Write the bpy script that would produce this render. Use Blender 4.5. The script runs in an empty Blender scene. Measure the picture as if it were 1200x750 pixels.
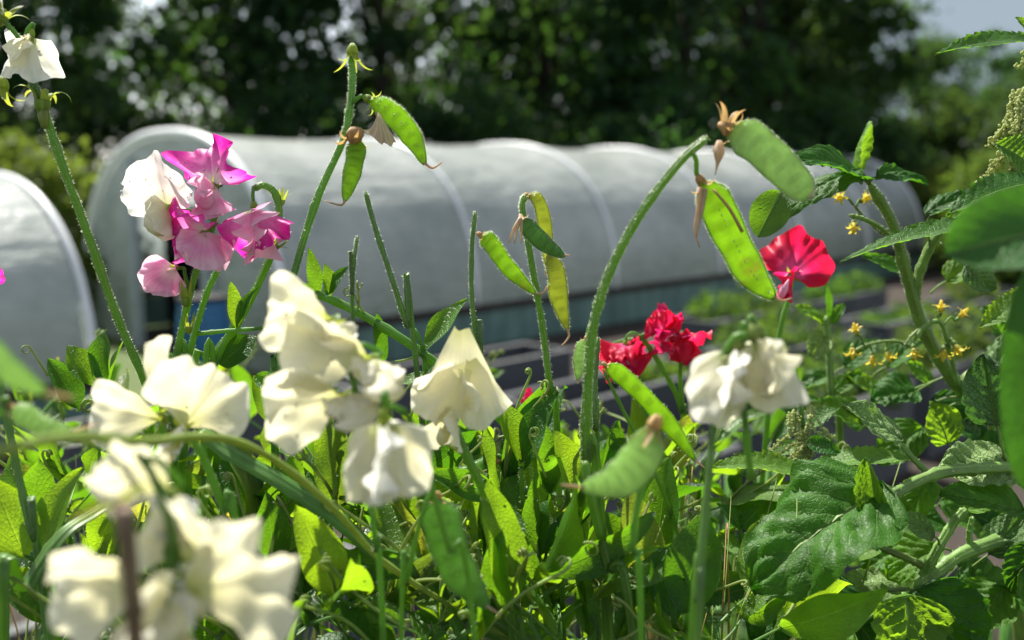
import bpy, math, random
import numpy as np
from mathutils import Vector

SC = bpy.context.scene
COL = SC.collection
rng = np.random.default_rng(11)
random.seed(11)
PI = math.pi

# ------------------------------------------------------------------ camera
F = 1167.0                                  # focal length in photo pixels (1200 wide)
CH = 1.5
PITCH = math.atan(166.0 / F)
cam_d = bpy.data.cameras.new('camera')
cam = bpy.data.objects.new('camera', cam_d); COL.objects.link(cam)
cam.location = (0, 0, CH)
cam.rotation_euler = (PI / 2 - PITCH, 0, 0)
cam_d.sensor_width = 36; cam_d.sensor_fit = 'HORIZONTAL'
cam_d.lens = 36 * F / 1200
cam_d.clip_start = 0.02; cam_d.clip_end = 2000
cam_d.dof.use_dof = True
cam_d.dof.focus_distance = 0.53
cam_d.dof.aperture_fstop = 6.0
cam_d.dof.aperture_blades = 0
SC.camera = cam
CP = np.array([0, 0, CH])
FW = np.array([0, math.cos(PITCH), -math.sin(PITCH)])
UPV = np.array([0, math.sin(PITCH), math.cos(PITCH)])
RT = np.array([1.0, 0, 0])

def P(px, py, d):
    return CP + d * (FW + RT * ((px - 600) / F) + UPV * ((375 - py) / F))
def V(x, y, z=0.0):
    v = RT * x + UPV * y - FW * z
    return v / np.linalg.norm(v)
def nrm(v):
    return v / (np.linalg.norm(v) + 1e-12)

# ------------------------------------------------------------------ materials
def newmat(name):
    m = bpy.data.materials.new(name); m.use_nodes = True
    nt = m.node_tree; nt.nodes.clear()
    out = nt.nodes.new('ShaderNodeOutputMaterial')
    return m, nt, out
def nd(nt, t, **kw):
    n = nt.nodes.new(t)
    for k, v in kw.items():
        if k in n.inputs.keys() if hasattr(n.inputs, 'keys') else False:
            n.inputs[k].default_value = v
        else:
            setattr(n, k, v)
    return n
def math_(nt, op, a, b=None, c=None):
    n = nt.nodes.new('ShaderNodeMath'); n.operation = op
    for i, x in enumerate((a, b, c)):
        if x is None: continue
        if isinstance(x, (int, float)): n.inputs[i].default_value = x
        else: nt.links.new(x, n.inputs[i])
    return n.outputs[0]
def mapr(nt, x, a, b, c=0.0, d=1.0):
    n = nt.nodes.new('ShaderNodeMapRange'); n.interpolation_type = 'SMOOTHSTEP'
    nt.links.new(x, n.inputs[0])
    n.inputs[1].default_value = a; n.inputs[2].default_value = b
    n.inputs[3].default_value = c; n.inputs[4].default_value = d
    return n.outputs[0]
def mix(nt, fac, a, b, blend='MIX'):
    n = nt.nodes.new('ShaderNodeMix'); n.data_type = 'RGBA'; n.blend_type = blend
    if isinstance(fac, (int, float)): n.inputs[0].default_value = fac
    else: nt.links.new(fac, n.inputs[0])
    for i, x in ((6, a), (7, b)):
        if isinstance(x, tuple): n.inputs[i].default_value = (*x[:3], 1)
        else: nt.links.new(x, n.inputs[i])
    return n.outputs[2]
def noise(nt, scale, detail=3, vec=None, rough=0.55):
    n = nt.nodes.new('ShaderNodeTexNoise')
    n.inputs['Scale'].default_value = scale; n.inputs['Detail'].default_value = detail
    n.inputs['Roughness'].default_value = rough
    if vec is not None: nt.links.new(vec, n.inputs['Vector'])
    return n.outputs['Fac']
def coords(nt, kind='Object'):
    return nt.nodes.new('ShaderNodeTexCoord').outputs[kind]
def hsv(nt, col, h, s, v):
    n = nt.nodes.new('ShaderNodeHueSaturation')
    for i, x in ((0, h), (1, s), (2, v)):
        if isinstance(x, (int, float)): n.inputs[i].default_value = x
        else: nt.links.new(x, n.inputs[i])
    nt.links.new(col, n.inputs['Color']); return n.outputs[0]
def bump(nt, h, strength, dist=0.001):
    n = nt.nodes.new('ShaderNodeBump'); n.inputs['Strength'].default_value = strength
    n.inputs['Distance'].default_value = dist
    nt.links.new(h, n.inputs['Height']); return n.outputs[0]
def thin(nt, out, diff, trans, tfac, rough, spec=0.5, normal=None):
    """thin translucent sheet: reflecting Principled + Translucent"""
    p = nt.nodes.new('ShaderNodeBsdfPrincipled')
    p.inputs['Roughness'].default_value = rough
    p.inputs['Specular IOR Level'].default_value = spec
    t = nt.nodes.new('ShaderNodeBsdfTranslucent')
    for col, n, k in ((diff, p, 'Base Color'), (trans, t, 'Color')):
        if isinstance(col, tuple): n.inputs[k].default_value = (*col[:3], 1)
        else: nt.links.new(col, n.inputs[k])
    if normal is not None:
        nt.links.new(normal, p.inputs['Normal']); nt.links.new(normal, t.inputs['Normal'])
    mx = nt.nodes.new('ShaderNodeMixShader'); mx.inputs[0].default_value = tfac
    nt.links.new(p.outputs[0], mx.inputs[1]); nt.links.new(t.outputs[0], mx.inputs[2])
    nt.links.new(mx.outputs[0], out.inputs[0])
    return p

def leaf_mat(name, diff, trans, nv=7, slope=0.4, rough=0.42, tfac=0.5, vein=(0.16, 0.26, 0.08), vfac=0.6, bstr=0.5, spec=0.45, fine=60, yel=0.0):
    m, nt, out = newmat(name)
    uv = coords(nt, 'UV'); sep = nt.nodes.new('ShaderNodeSeparateXYZ'); nt.links.new(uv, sep.inputs[0])
    s = math_(nt, 'ABSOLUTE', sep.outputs[0]); t = sep.outputs[1]
    mid = mapr(nt, s, 0.0, 0.06, 1, 0)
    ph = math_(nt, 'MULTIPLY', math_(nt, 'SUBTRACT', t, math_(nt, 'MULTIPLY', s, slope)), nv)
    fr = math_(nt, 'ABSOLUTE', math_(nt, 'SUBTRACT', math_(nt, 'FRACT', ph), 0.5))
    lat = math_(nt, 'MULTIPLY', mapr(nt, fr, 0.42, 0.5, 0, 1), mapr(nt, s, 0.5, 1.0, 1, 0.25))
    v = math_(nt, 'MAXIMUM', mid, math_(nt, 'MULTIPLY', lat, 0.6))
    oc = coords(nt, 'Object')
    n1 = noise(nt, fine, 3, oc)
    vor = nt.nodes.new('ShaderNodeTexVoronoi'); vor.feature = 'DISTANCE_TO_EDGE'; vor.inputs['Scale'].default_value = 420
    nt.links.new(oc, vor.inputs['Vector'])
    net = mapr(nt, vor.outputs['Distance'], 0.0, 0.12, 1, 0)
    rnd = nt.nodes.new('ShaderNodeObjectInfo').outputs['Random']
    d0 = mix(nt, math_(nt, 'MULTIPLY', v, vfac), diff, vein)
    d0 = mix(nt, mapr(nt, n1, 0.3, 0.75), d0, tuple(x * 0.72 for x in diff))
    hshift = math_(nt, 'MULTIPLY_ADD', rnd, -0.05, 0.525)
    vshift = math_(nt, 'MULTIPLY_ADD', rnd, 0.75, 0.5)
    d1 = hsv(nt, d0, hshift, 1.0, vshift)
    t0 = mix(nt, math_(nt, 'MULTIPLY', v, 0.75), trans, tuple(min(1, x * 1.5 + 0.03) for x in trans))
    t0 = mix(nt, math_(nt, 'MULTIPLY', net, 0.22), t0, tuple(x * 0.6 for x in trans))
    t0 = mix(nt, mapr(nt, n1, 0.3, 0.75), t0, tuple(x * 0.7 for x in trans))
    if yel: t0 = mix(nt, math_(nt, 'MULTIPLY', mapr(nt, noise(nt, 25, 2, oc), 0.5, 0.7), yel), t0, (0.55, 0.5, 0.03))
    t1 = hsv(nt, t0, hshift, 1.0, vshift)
    hgt = math_(nt, 'ADD', math_(nt, 'MULTIPLY', v, -1.0), math_(nt, 'MULTIPLY', net, -0.35))
    hgt = math_(nt, 'ADD', hgt, math_(nt, 'MULTIPLY', n1, 0.7))
    nb = bump(nt, hgt, bstr, 0.0012)
    thin(nt, out, d1, t1, tfac, rough, spec, nb)
    return m

M = {}
M['pea_leaf'] = leaf_mat('sweet pea leaf', (0.06, 0.18, 0.018), (0.27, 0.54, 0.012), nv=8, slope=0.55, rough=0.42, tfac=0.55, vfac=0.35)
M['pea_yellow'] = leaf_mat('yellowing pea leaf', (0.12, 0.2, 0.03), (0.36, 0.5, 0.03), nv=8, slope=0.55, tfac=0.55, vfac=0.3, yel=0.35)
M['tom_leaf'] = leaf_mat('tomato leaf', (0.065, 0.19, 0.018), (0.22, 0.5, 0.015), nv=6, slope=0.42, rough=0.5, tfac=0.5, vfac=0.95, vein=(0.2, 0.36, 0.09), bstr=0.45, spec=0.28)
M['tom_pale'] = leaf_mat('tomato leaf underside', (0.18, 0.32, 0.1), (0.24, 0.48, 0.05), nv=6, slope=0.42, rough=0.55, tfac=0.35, vfac=0.6, vein=(0.25, 0.36, 0.17), bstr=1.0)
M['net_leaf'] = leaf_mat('nettle leaf', (0.06, 0.19, 0.018), (0.24, 0.52, 0.015), nv=9, slope=0.4, rough=0.52, tfac=0.5, vfac=0.4, bstr=0.5)
M['big_leaf'] = leaf_mat('broad leaf', (0.05, 0.16, 0.025), (0.16, 0.42, 0.015), nv=7, slope=0.42, rough=0.5, tfac=0.5, vfac=0.5, bstr=0.6)

def stem_mat(name, col, trans, tf=0.2, rough=0.45):
    m, nt, out = newmat(name)
    oc = coords(nt); n1 = noise(nt, 90, 3, oc)
    uv = coords(nt, 'UV'); sep = nt.nodes.new('ShaderNodeSeparateXYZ'); nt.links.new(uv, sep.inputs[0])
    st = math_(nt, 'SINE', math_(nt, 'MULTIPLY', sep.outputs[0], 2 * PI * 5))
    rnd = nt.nodes.new('ShaderNodeObjectInfo').outputs['Random']
    c = mix(nt, mapr(nt, n1, 0.3, 0.7), col, tuple(x * 0.6 for x in col))
    c = mix(nt, mapr(nt, st, 0.2, 1.0, 0, 0.35), c, tuple(min(1, x * 1.6 + 0.02) for x in col))
    c = hsv(nt, c, math_(nt, 'MULTIPLY_ADD', rnd, 0.03, 0.485), 1.0, math_(nt, 'MULTIPLY_ADD', rnd, 0.4, 0.8))
    nb = bump(nt, math_(nt, 'ADD', st, n1), 0.35, 0.0006)
    thin(nt, out, c, trans, tf, rough, 0.45, nb)
    return m
M['stem'] = stem_mat('sweet pea stem', (0.1, 0.22, 0.045), (0.32, 0.55, 0.06), 0.42)
M['stem_blue'] = stem_mat('grey green stem', (0.12, 0.22, 0.075), (0.28, 0.48, 0.1), 0.4)
M['stem_pale'] = stem_mat('pale yellow green stem', (0.22, 0.29, 0.06), (0.4, 0.46, 0.07), 0.35)
M['tom_stem'] = stem_mat('tomato stem', (0.16, 0.27, 0.06), (0.25, 0.38, 0.05), 0.25, 0.5)
M['dry'] = stem_mat('dry brown stem', (0.16, 0.1, 0.07), (0.3, 0.18, 0.08), 0.2, 0.7)
M['tan'] = stem_mat('dried calyx', (0.5, 0.33, 0.15), (0.6, 0.38, 0.14), 0.4, 0.6)
M['straw'] = stem_mat('dried petal', (0.62, 0.5, 0.36), (0.7, 0.5, 0.3), 0.5, 0.6)
M['sepal'] = stem_mat('sepal', (0.2, 0.3, 0.05), (0.45, 0.52, 0.05), 0.5, 0.5)
M['tendril'] = stem_mat('tendril', (0.26, 0.36, 0.1), (0.45, 0.52, 0.12), 0.4, 0.5)
M['seed'] = stem_mat('nettle seed', (0.5, 0.56, 0.24), (0.6, 0.66, 0.25), 0.45, 0.7)

def flat_mat(name, col, trans=None, tf=0.5, rough=0.5):
    m, nt, out = newmat(name)
    if trans: thin(nt, out, col, trans, tf, rough)
    else:
        p = nt.nodes.new('ShaderNodeBsdfPrincipled'); p.inputs['Base Color'].default_value = (*col, 1)
        p.inputs['Roughness'].default_value = rough; nt.links.new(p.outputs[0], out.inputs[0])
    return m
M['hair'] = flat_mat('plant hair', (0.75, 0.8, 0.62), (0.85, 0.9, 0.7), 0.6, 0.5)

def pod_mat(name, col, trans, tf=0.55, bstr=0.5):
    m, nt, out = newmat(name)
    uv = coords(nt, 'UV'); sep = nt.nodes.new('ShaderNodeSeparateXYZ'); nt.links.new(uv, sep.inputs[0])
    # u: 0..1 round the pod (0.25/0.75 at the middle of the flat sides), v: along
    t = sep.outputs[1]
    a = math_(nt, 'ABSOLUTE', math_(nt, 'SINE', math_(nt, 'MULTIPLY', sep.outputs[0], 2 * PI)))
    pea = math_(nt, 'MULTIPLY', mapr(nt, math_(nt, 'SINE', math_(nt, 'MULTIPLY', t, 2 * PI * 8)), 0.1, 0.9), mapr(nt, a, 0.75, 0.98))
    oc = coords(nt); n1 = noise(nt, 120, 4, oc)
    c = mix(nt, mapr(nt, n1, 0.35, 0.7, 0, 0.7), col, tuple(x * 0.6 for x in col))
    tr = mix(nt, math_(nt, 'MULTIPLY', pea, 0.4), trans, tuple(x * 0.45 for x in trans))
    tr = mix(nt, mapr(nt, n1, 0.35, 0.7, 0, 0.6), tr, tuple(x * 0.6 for x in trans))
    bl = mapr(nt, noise(nt, 55, 4, oc, .7), .6, .72, 0, .6)
    tr = mix(nt, bl, tr, (.5, .42, .15)); c = mix(nt, bl, c, (.22, .16, .06))
    nb = bump(nt, math_(nt, 'ADD', math_(nt, 'MULTIPLY', pea, .4), n1), bstr, 0.0009)
    thin(nt, out, c, tr, tf, 0.45, 0.4, nb)
    return m
M['pod'] = pod_mat('green pod', (0.1, 0.22, 0.03), (0.62, 0.9, 0.1), 0.72)
M['pod_dark'] = pod_mat('dark green pod', (0.08, 0.19, 0.05), (0.4, 0.68, 0.16), 0.55)
M['pod_brown'] = pod_mat('ripening pod', (0.2, 0.22, 0.06), (0.74, 0.82, 0.16), 0.7)
M['pod_pale'] = pod_mat('pale pod', (0.26, 0.38, 0.17), (0.62, 0.85, 0.35), 0.6)

def petal_mat(name, base, mid, edge, tbase, tmid, tedge, r0=0.15, r1=0.55, r2=0.95, tf=0.5, mott=0.0, rough=0.5):
    m, nt, out = newmat(name)
    uv = coords(nt, 'UV'); sep = nt.nodes.new('ShaderNodeSeparateXYZ'); nt.links.new(uv, sep.inputs[0])
    oc = coords(nt)
    n1 = noise(nt, 45, 3, oc)
    r = math_(nt, 'ADD', sep.outputs[1], math_(nt, 'MULTIPLY', math_(nt, 'SUBTRACT', n1, 0.5), 0.85 if mott else 0.15))
    # fine radiating veins
    cmb = nt.nodes.new('ShaderNodeCombineXYZ')
    nt.links.new(math_(nt, 'MULTIPLY', sep.outputs[0], 34), cmb.inputs[0]); nt.links.new(math_(nt, 'MULTIPLY', sep.outputs[1], 3), cmb.inputs[1])
    vn = noise(nt, 1.0, 2, cmb.outputs[0])
    def grad(a, b, c):
        x = mix(nt, mapr(nt, r, r0, r1), a, b); return mix(nt, mapr(nt, r, r1, r2), x, c)
    d = grad(base, mid, edge); t = grad(tbase, tmid, tedge)
    vv = mapr(nt, vn, 0.4, 0.65, 0, 0.3 if mott else 0.17)
    d = mix(nt, vv, d, tuple(x * 0.72 for x in mid)); t = mix(nt, vv, t, tuple(x * 0.7 for x in tmid))
    nb = bump(nt, math_(nt, 'ADD', vn, math_(nt, 'MULTIPLY', n1, 1.2)), 0.35, 0.001)
    thin(nt, out, d, t, tf, rough, 0.3, nb)
    return m
M['white'] = petal_mat('white petal', (0.68, 0.73, 0.42), (0.82, 0.82, 0.76), (0.85, 0.85, 0.82), (0.66, 0.71, 0.32), (0.82, 0.80, 0.66), (0.86, 0.85, 0.78), r0=0.05, r1=0.4)
M['cream'] = petal_mat('cream petal', (0.62, 0.65, 0.3), (0.76, 0.74, 0.58), (0.82, 0.805, 0.7), (0.62, 0.62, 0.2), (0.76, 0.705, 0.42), (0.82, 0.785, 0.57), r0=0.05, r1=0.45)
M['pink'] = petal_mat('pink petal', (0.8, 0.72, 0.62), (0.78, 0.19, 0.5), (0.7, 0.015, 0.36), (0.85, 0.74, 0.66), (0.84, 0.24, 0.58), (0.8, 0.02, 0.42), r0=0.12, r1=0.5, r2=0.95, mott=1)
M['pale_pink'] = petal_mat('pale pink petal', (0.82, 0.6, 0.65), (0.78, 0.34, 0.56), (0.8, 0.5, 0.65), (0.85, 0.66, 0.7), (0.84, 0.38, 0.6), (0.86, 0.55, 0.68), mott=1)
M['crimson'] = petal_mat('crimson petal', (0.66, 0.08, 0.28), (0.55, 0.012, 0.08), (0.6, 0.008, 0.05), (0.8, 0.1, 0.32), (0.76, 0.015, 0.1), (0.82, 0.012, 0.06), mott=1)
M['rose'] = petal_mat('rose petal', (0.72, 0.22, 0.4), (0.62, 0.02, 0.16), (0.62, 0.015, 0.11), (0.8, 0.25, 0.42), (0.8, 0.03, 0.2), (0.82, 0.02, 0.14), mott=1)
M['yellow'] = flat_mat('tomato petal', (0.72, 0.58, 0.08), (0.8, 0.66, 0.08), 0.5)

def drop_mat():
    m, nt, out = newmat('water drop')
    p = nt.nodes.new('ShaderNodeBsdfPrincipled')
    p.inputs['Transmission Weight'].default_value = 1; p.inputs['IOR'].default_value = 1.33
    p.inputs['Roughness'].default_value = 0.0; p.inputs['Base Color'].default_value = (1, 1, 1, 1)
    nt.links.new(p.outputs[0], out.inputs[0]); return m
M['drop'] = drop_mat()

def solid(name, c1, c2, scale, rough=0.7, bstr=0.4, detail=5, spec=0.3, bd=0.01, coord='Object', stretch=None):
    m, nt, out = newmat(name)
    oc = coords(nt, coord)
    if stretch:
        mp = nt.nodes.new('ShaderNodeMapping'); mp.inputs['Scale'].default_value = stretch
        nt.links.new(oc, mp.inputs[0]); oc = mp.outputs[0]
    n1 = noise(nt, scale, detail, oc, 0.65); n2 = noise(nt, scale * 6, 3, oc)
    c = mix(nt, mapr(nt, n1, 0.32, 0.68), c1, c2)
    c = mix(nt, mapr(nt, n2, 0.35, 0.75, 0, 0.5), c, tuple(x * 0.5 for x in c1))
    p = nt.nodes.new('ShaderNodeBsdfPrincipled'); nt.links.new(c, p.inputs['Base Color'])
    p.inputs['Roughness'].default_value = rough; p.inputs['Specular IOR Level'].default_value = spec
    nt.links.new(bump(nt, math_(nt, 'ADD', n1, n2), bstr, bd), p.inputs['Normal'])
    nt.links.new(p.outputs[0], out.inputs[0]); return m
M['ground'] = solid('bark chip ground', (0.05, 0.036, 0.027), (0.03, 0.025, 0.02), 9, 0.9, 0.8, bd=0.03)
M['lawn'] = solid('rough grass ground', (0.06, 0.1, 0.025), (0.1, 0.13, 0.04), 5, 0.9, 0.8, bd=0.03)
M['soil'] = solid('dark soil', (0.035, 0.026, 0.02), (0.07, 0.05, 0.035), 25, 0.9, 1.0, bd=0.03)
M['chip'] = solid('reddish soil', (0.16, 0.085, 0.06), (0.1, 0.06, 0.045), 40, 0.9, 1.0, bd=0.01)
M['board'] = solid('dark grey recycled plastic board', (0.06, 0.069, 0.08), (0.08, 0.09, 0.1), 6, 0.55, 0.25, stretch=(1, 8, 8))
M['rim'] = solid('weathered rim', (0.055, 0.06, 0.066), (0.085, 0.088, 0.09), 14, 0.6, 0.3)
M['greenboard'] = solid('weathered green board', (0.17, 0.29, 0.26), (0.09, 0.16, 0.13), 2.0, 0.6, 0.2, stretch=(3, 3, 0.6))
M['rail'] = solid('dark timber rail', (0.05, 0.035, 0.028), (0.025, 0.02, 0.018), 8, 0.8, 0.4)
M['frame'] = solid('pale painted frame', (0.4, 0.44, 0.48), (0.32, 0.35, 0.38), 6, 0.5, 0.1)
M['bluebarrel'] = solid('blue plastic', (0.03, 0.16, 0.32), (0.025, 0.13, 0.27), 5, 0.4, 0.1)
M['black'] = solid('matte black', (0.012, 0.012, 0.013), (0.02, 0.02, 0.02), 20, 0.8, 0.3)  # near-black colour standing in for shade on the tunnel floor and rack
M['bark'] = solid('bark', (0.06, 0.05, 0.04), (0.03, 0.025, 0.02), 6, 0.9, 1.0, stretch=(3, 3, 0.6), bd=0.03)

def poly_mat():
    m, nt, out = newmat('polythene sheet')
    oc = coords(nt)
    mp = nt.nodes.new('ShaderNodeMapping'); mp.inputs['Scale'].default_value = (0.7, 1.3, 1.0); nt.links.new(oc, mp.inputs[0])
    n1 = noise(nt, 1.6, 4, mp.outputs[0]); n2 = noise(nt, 9, 3, oc)
    g = math_(nt, 'ADD', math_(nt, 'MULTIPLY', n1, 0.75), math_(nt, 'MULTIPLY', n2, 0.25))
    c = mix(nt, mapr(nt, g, 0.35, 0.65), (0.42, 0.465, 0.435), (0.6, 0.64, 0.605))
    t = mix(nt, mapr(nt, g, 0.35, 0.65), (0.22, 0.26, 0.265), (0.36, 0.4, 0.4))
    z = nt.nodes.new('ShaderNodeSeparateXYZ'); nt.links.new(oc, z.inputs[0])
    al = math_(nt, 'MULTIPLY', mapr(nt, z.outputs[2], 1.0, 0.3), mapr(nt, math_(nt, 'ADD', math_(nt, 'MULTIPLY', n1, 0.5), math_(nt, 'MULTIPLY', noise(nt, 5, 5, oc, 0.7), 0.5)), 0.35, 0.62, 0.15, 0.8))
    c = mix(nt, al, c, (0.3, 0.37, 0.27)); t = mix(nt, al, t, (0.16, 0.22, 0.16))
    mp2 = nt.nodes.new('ShaderNodeMapping'); mp2.inputs['Scale'].default_value = (1.2, 1.2, 5.0); mp2.inputs['Rotation'].default_value = (0.3, 0.2, 0.5); nt.links.new(oc, mp2.inputs[0])
    wr = noise(nt, 2.2, 4, mp2.outputs[0], 0.6)
    p = thin(nt, out, c, t, 0.45, 0.27, 0.6, bump(nt, math_(nt, 'ADD', g, math_(nt, 'MULTIPLY', wr, 1.5)), 0.5, 0.06))
    return m
M['poly'] = poly_mat()
M['hoop'] = flat_mat('white plastic hoop', (0.72, 0.74, 0.75), None, 0.5, 0.35)

def crown_mat(name, d, t, tf=0.45):
    m, nt, out = newmat(name)
    oc = coords(nt); n1 = noise(nt, 0.9, 3, oc); n2 = noise(nt, 14, 2, oc)
    f = math_(nt, 'ADD', math_(nt, 'MULTIPLY', n1, 0.5), math_(nt, 'MULTIPLY', n2, 0.5))
    rnd = nt.nodes.new('ShaderNodeObjectInfo').outputs['Random']
    h = math_(nt, 'MULTIPLY_ADD', rnd, -0.04, 0.515)
    dc = hsv(nt, mix(nt, mapr(nt, f, 0.35, 0.65), d, tuple(x * 0.5 for x in d)), h, 1.0, 1.0)
    tc = hsv(nt, mix(nt, mapr(nt, f, 0.35, 0.65), t, tuple(x * 0.5 for x in t)), h, 1.0, 1.0)
    thin(nt, out, dc, tc, tf, 0.6, 0.15); return m
M['crown'] = crown_mat('tree foliage', (0.017, 0.046, 0.023), (0.11, 0.24, 0.032), 0.42)
M['bush'] = crown_mat('yellow green bush foliage', (0.08, 0.14, 0.028), (0.17, 0.28, 0.03), 0.5)
M['herb'] = crown_mat('herb foliage', (0.06, 0.13, 0.03), (0.18, 0.34, 0.03), 0.45)

# ------------------------------------------------------------------ mesh builder
class MB:
    def __init__(s):
        s.v = []; s.f = []; s.uv = []; s.m = []; s.n = 0
    def grid(s, A, UV, mat=0, close=False):
        n, m = A.shape[:2]; o = s.n
        s.v.append(A.reshape(-1, 3)); s.uv.append(UV.reshape(-1, 2)); s.n += n * m
        for i in range(n - 1):
            for j in range(m if close else m - 1):
                k = (j + 1) % m
                s.f.append((o + i * m + j, o + i * m + k, o + (i + 1) * m + k, o + (i + 1) * m + j)); s.m.append(mat)
        return o
    def raw(s, verts, faces, mat=0, uv=None):
        o = s.n; verts = np.asarray(verts, float)
        s.v.append(verts); s.uv.append(np.zeros((len(verts), 2)) if uv is None else np.asarray(uv, float)); s.n += len(verts)
        for f in faces: s.f.append(tuple(o + i for i in f)); s.m.append(mat)
    def tube(s, pts, rad, seg=8, mat=0, flat=None, side=None, cap=True, ridge=0.0):
        """sweep; flat = ratio of the minor axis, side = preferred wide direction"""
        pts = np.asarray(pts, float); n = len(pts)
        rad = np.full(n, rad) if np.isscalar(rad) else np.asarray(rad, float)
        T = np.gradient(pts, axis=0); T /= np.linalg.norm(T, axis=1)[:, None] + 1e-12
        x = side if side is not None else np.cross(T[0], np.array([0.3, 0.2, 0.93]))
        A = np.zeros((n, seg, 3)); U = np.zeros((n, seg, 2))
        a = np.linspace(0, 2 * PI, seg, endpoint=False)
        s.frames = []
        for i in range(n):
            x = x - T[i] * np.dot(x, T[i]); x = nrm(x); y = np.cross(T[i], x)
            fl = 1.0 if flat is None else (flat if np.isscalar(flat) else flat[i])
            A[i] = pts[i] + rad[i] * (1 + ridge * np.cos(4 * a + .3))[:, None] * (np.cos(a)[:, None] * x + fl * np.sin(a)[:, None] * y)
            U[i, :, 0] = a / (2 * PI); U[i, :, 1] = i / (n - 1)
            s.frames.append((pts[i], x, y, rad[i], fl))
        o = s.grid(A, U, mat, close=True)
        if cap:
            s.f.append(tuple(o + j for j in range(seg))[::-1]); s.m.append(mat)
            s.f.append(tuple(o + (n - 1) * seg + j for j in range(seg))); s.m.append(mat)
        return s.frames
    def hairs(s, frames, count, length, mat=1, edge=False):
        V_, F_ = [], []
        for _ in range(count):
            k = rng.uniform(0, len(frames) - 1.001); i = int(k); f = k - i
            p0, x0, y0, r0, fl = frames[i]; p1, x1, y1, r1, _f = frames[i + 1]
            p = p0 * (1 - f) + p1 * f; r = r0 * (1 - f) + r1 * f
            if edge and rng.random() < 0.75: a = rng.choice([0, PI]) + rng.normal(0, 0.3)
            else: a = rng.uniform(0, 2 * PI)
            out = math.cos(a) * x0 + math.sin(a) * y0
            b = p + r * 0.97 * (math.cos(a) * x0 + fl * math.sin(a) * y0)
            t = nrm(p1 - p0)
            dr = nrm(out + rng.normal(0, 0.35, 3))
            w = np.cross(dr, rng.normal(0, 1, 3)); w = nrm(w) * 0.00009
            L = length * rng.uniform(0.5, 1.25)
            o = len(V_); V_ += [b - w, b + w, b + dr * L]; F_.append((o, o + 1, o + 2))
        if V_: s.raw(V_, F_, mat)
    def box(s, c, ax, h, mat=0):
        """c centre, ax three unit axes, h half sizes"""
        c = np.asarray(c, float); vs = []
        for i in (-1, 1):
            for j in (-1, 1):
                for k in (-1, 1): vs.append(c + ax[0] * h[0] * i + ax[1] * h[1] * j + ax[2] * h[2] * k)
        s.raw(vs, [(0, 1, 3, 2), (4, 6, 7, 5), (0, 4, 5, 1), (2, 3, 7, 6), (0, 2, 6, 4), (1, 5, 7, 3)], mat)
    def build(s, name, mats, parent=None, smooth=True, label=None, origin=None):
        me = bpy.data.meshes.new(name)
        v = np.concatenate(s.v)
        if origin is None: origin = np.array(parent['_org']) if parent is not None and '_org' in parent else np.zeros(3)
        me.from_pydata((v - origin).tolist(), [], s.f)
        uvs = np.concatenate(s.uv)
        ul = me.uv_layers.new(name='UVMap')
        idx = np.empty(len(me.loops), np.int32); me.loops.foreach_get('vertex_index', idx)
        ul.data.foreach_set('uv', uvs[idx].astype(np.float32).ravel())
        if not isinstance(mats, (list, tuple)): mats = [mats]
        for m in mats: me.materials.append(M[m] if isinstance(m, str) else m)
        me.polygons.foreach_set('material_index', np.array(s.m, np.int32))
        me.polygons.foreach_set('use_smooth', np.full(len(s.f), smooth))
        me.update()
        o = bpy.data.objects.new(name, me); COL.objects.link(o)
        if parent is not None:
            o.parent = parent; o['_org'] = [float(q) for q in origin]
        else:
            o.location = origin; o['_org'] = [float(q) for q in origin]
        if label: o['label'] = label
        return o

def crom(pts, n=24):
    p = np.asarray(pts, float)
    if len(p) == 2: return p[0] + (p[1] - p[0]) * np.linspace(0, 1, n)[:, None]
    q = np.vstack([2 * p[0] - p[1], p, 2 * p[-1] - p[-2]])
    out = []; k = len(p) - 1
    for t in np.linspace(0, k - 1e-9, n):
        i = int(t); f = t - i; a, b, c, d = q[i:i + 4]
        out.append(0.5 * (2 * b + (c - a) * f + (2 * a - 5 * b + 4 * c - d) * f * f + (3 * b - a - 3 * c + d) * f ** 3))
    return np.array(out)

def thing(name, label, cat, org, group=None):
    o = bpy.data.objects.new(name, None); COL.objects.link(o)
    o.empty_display_size = 0.02
    o.location = org; o['label'] = label; o['category'] = cat; o['_org'] = [float(q) for q in org]
    if group: o['group'] = group
    return o
def tag(o, label, cat, group=None, kind=None):
    if label: o['label'] = label
    if cat: o['category'] = cat
    if group: o['group'] = group
    if kind: o['kind'] = kind
    return o

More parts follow.
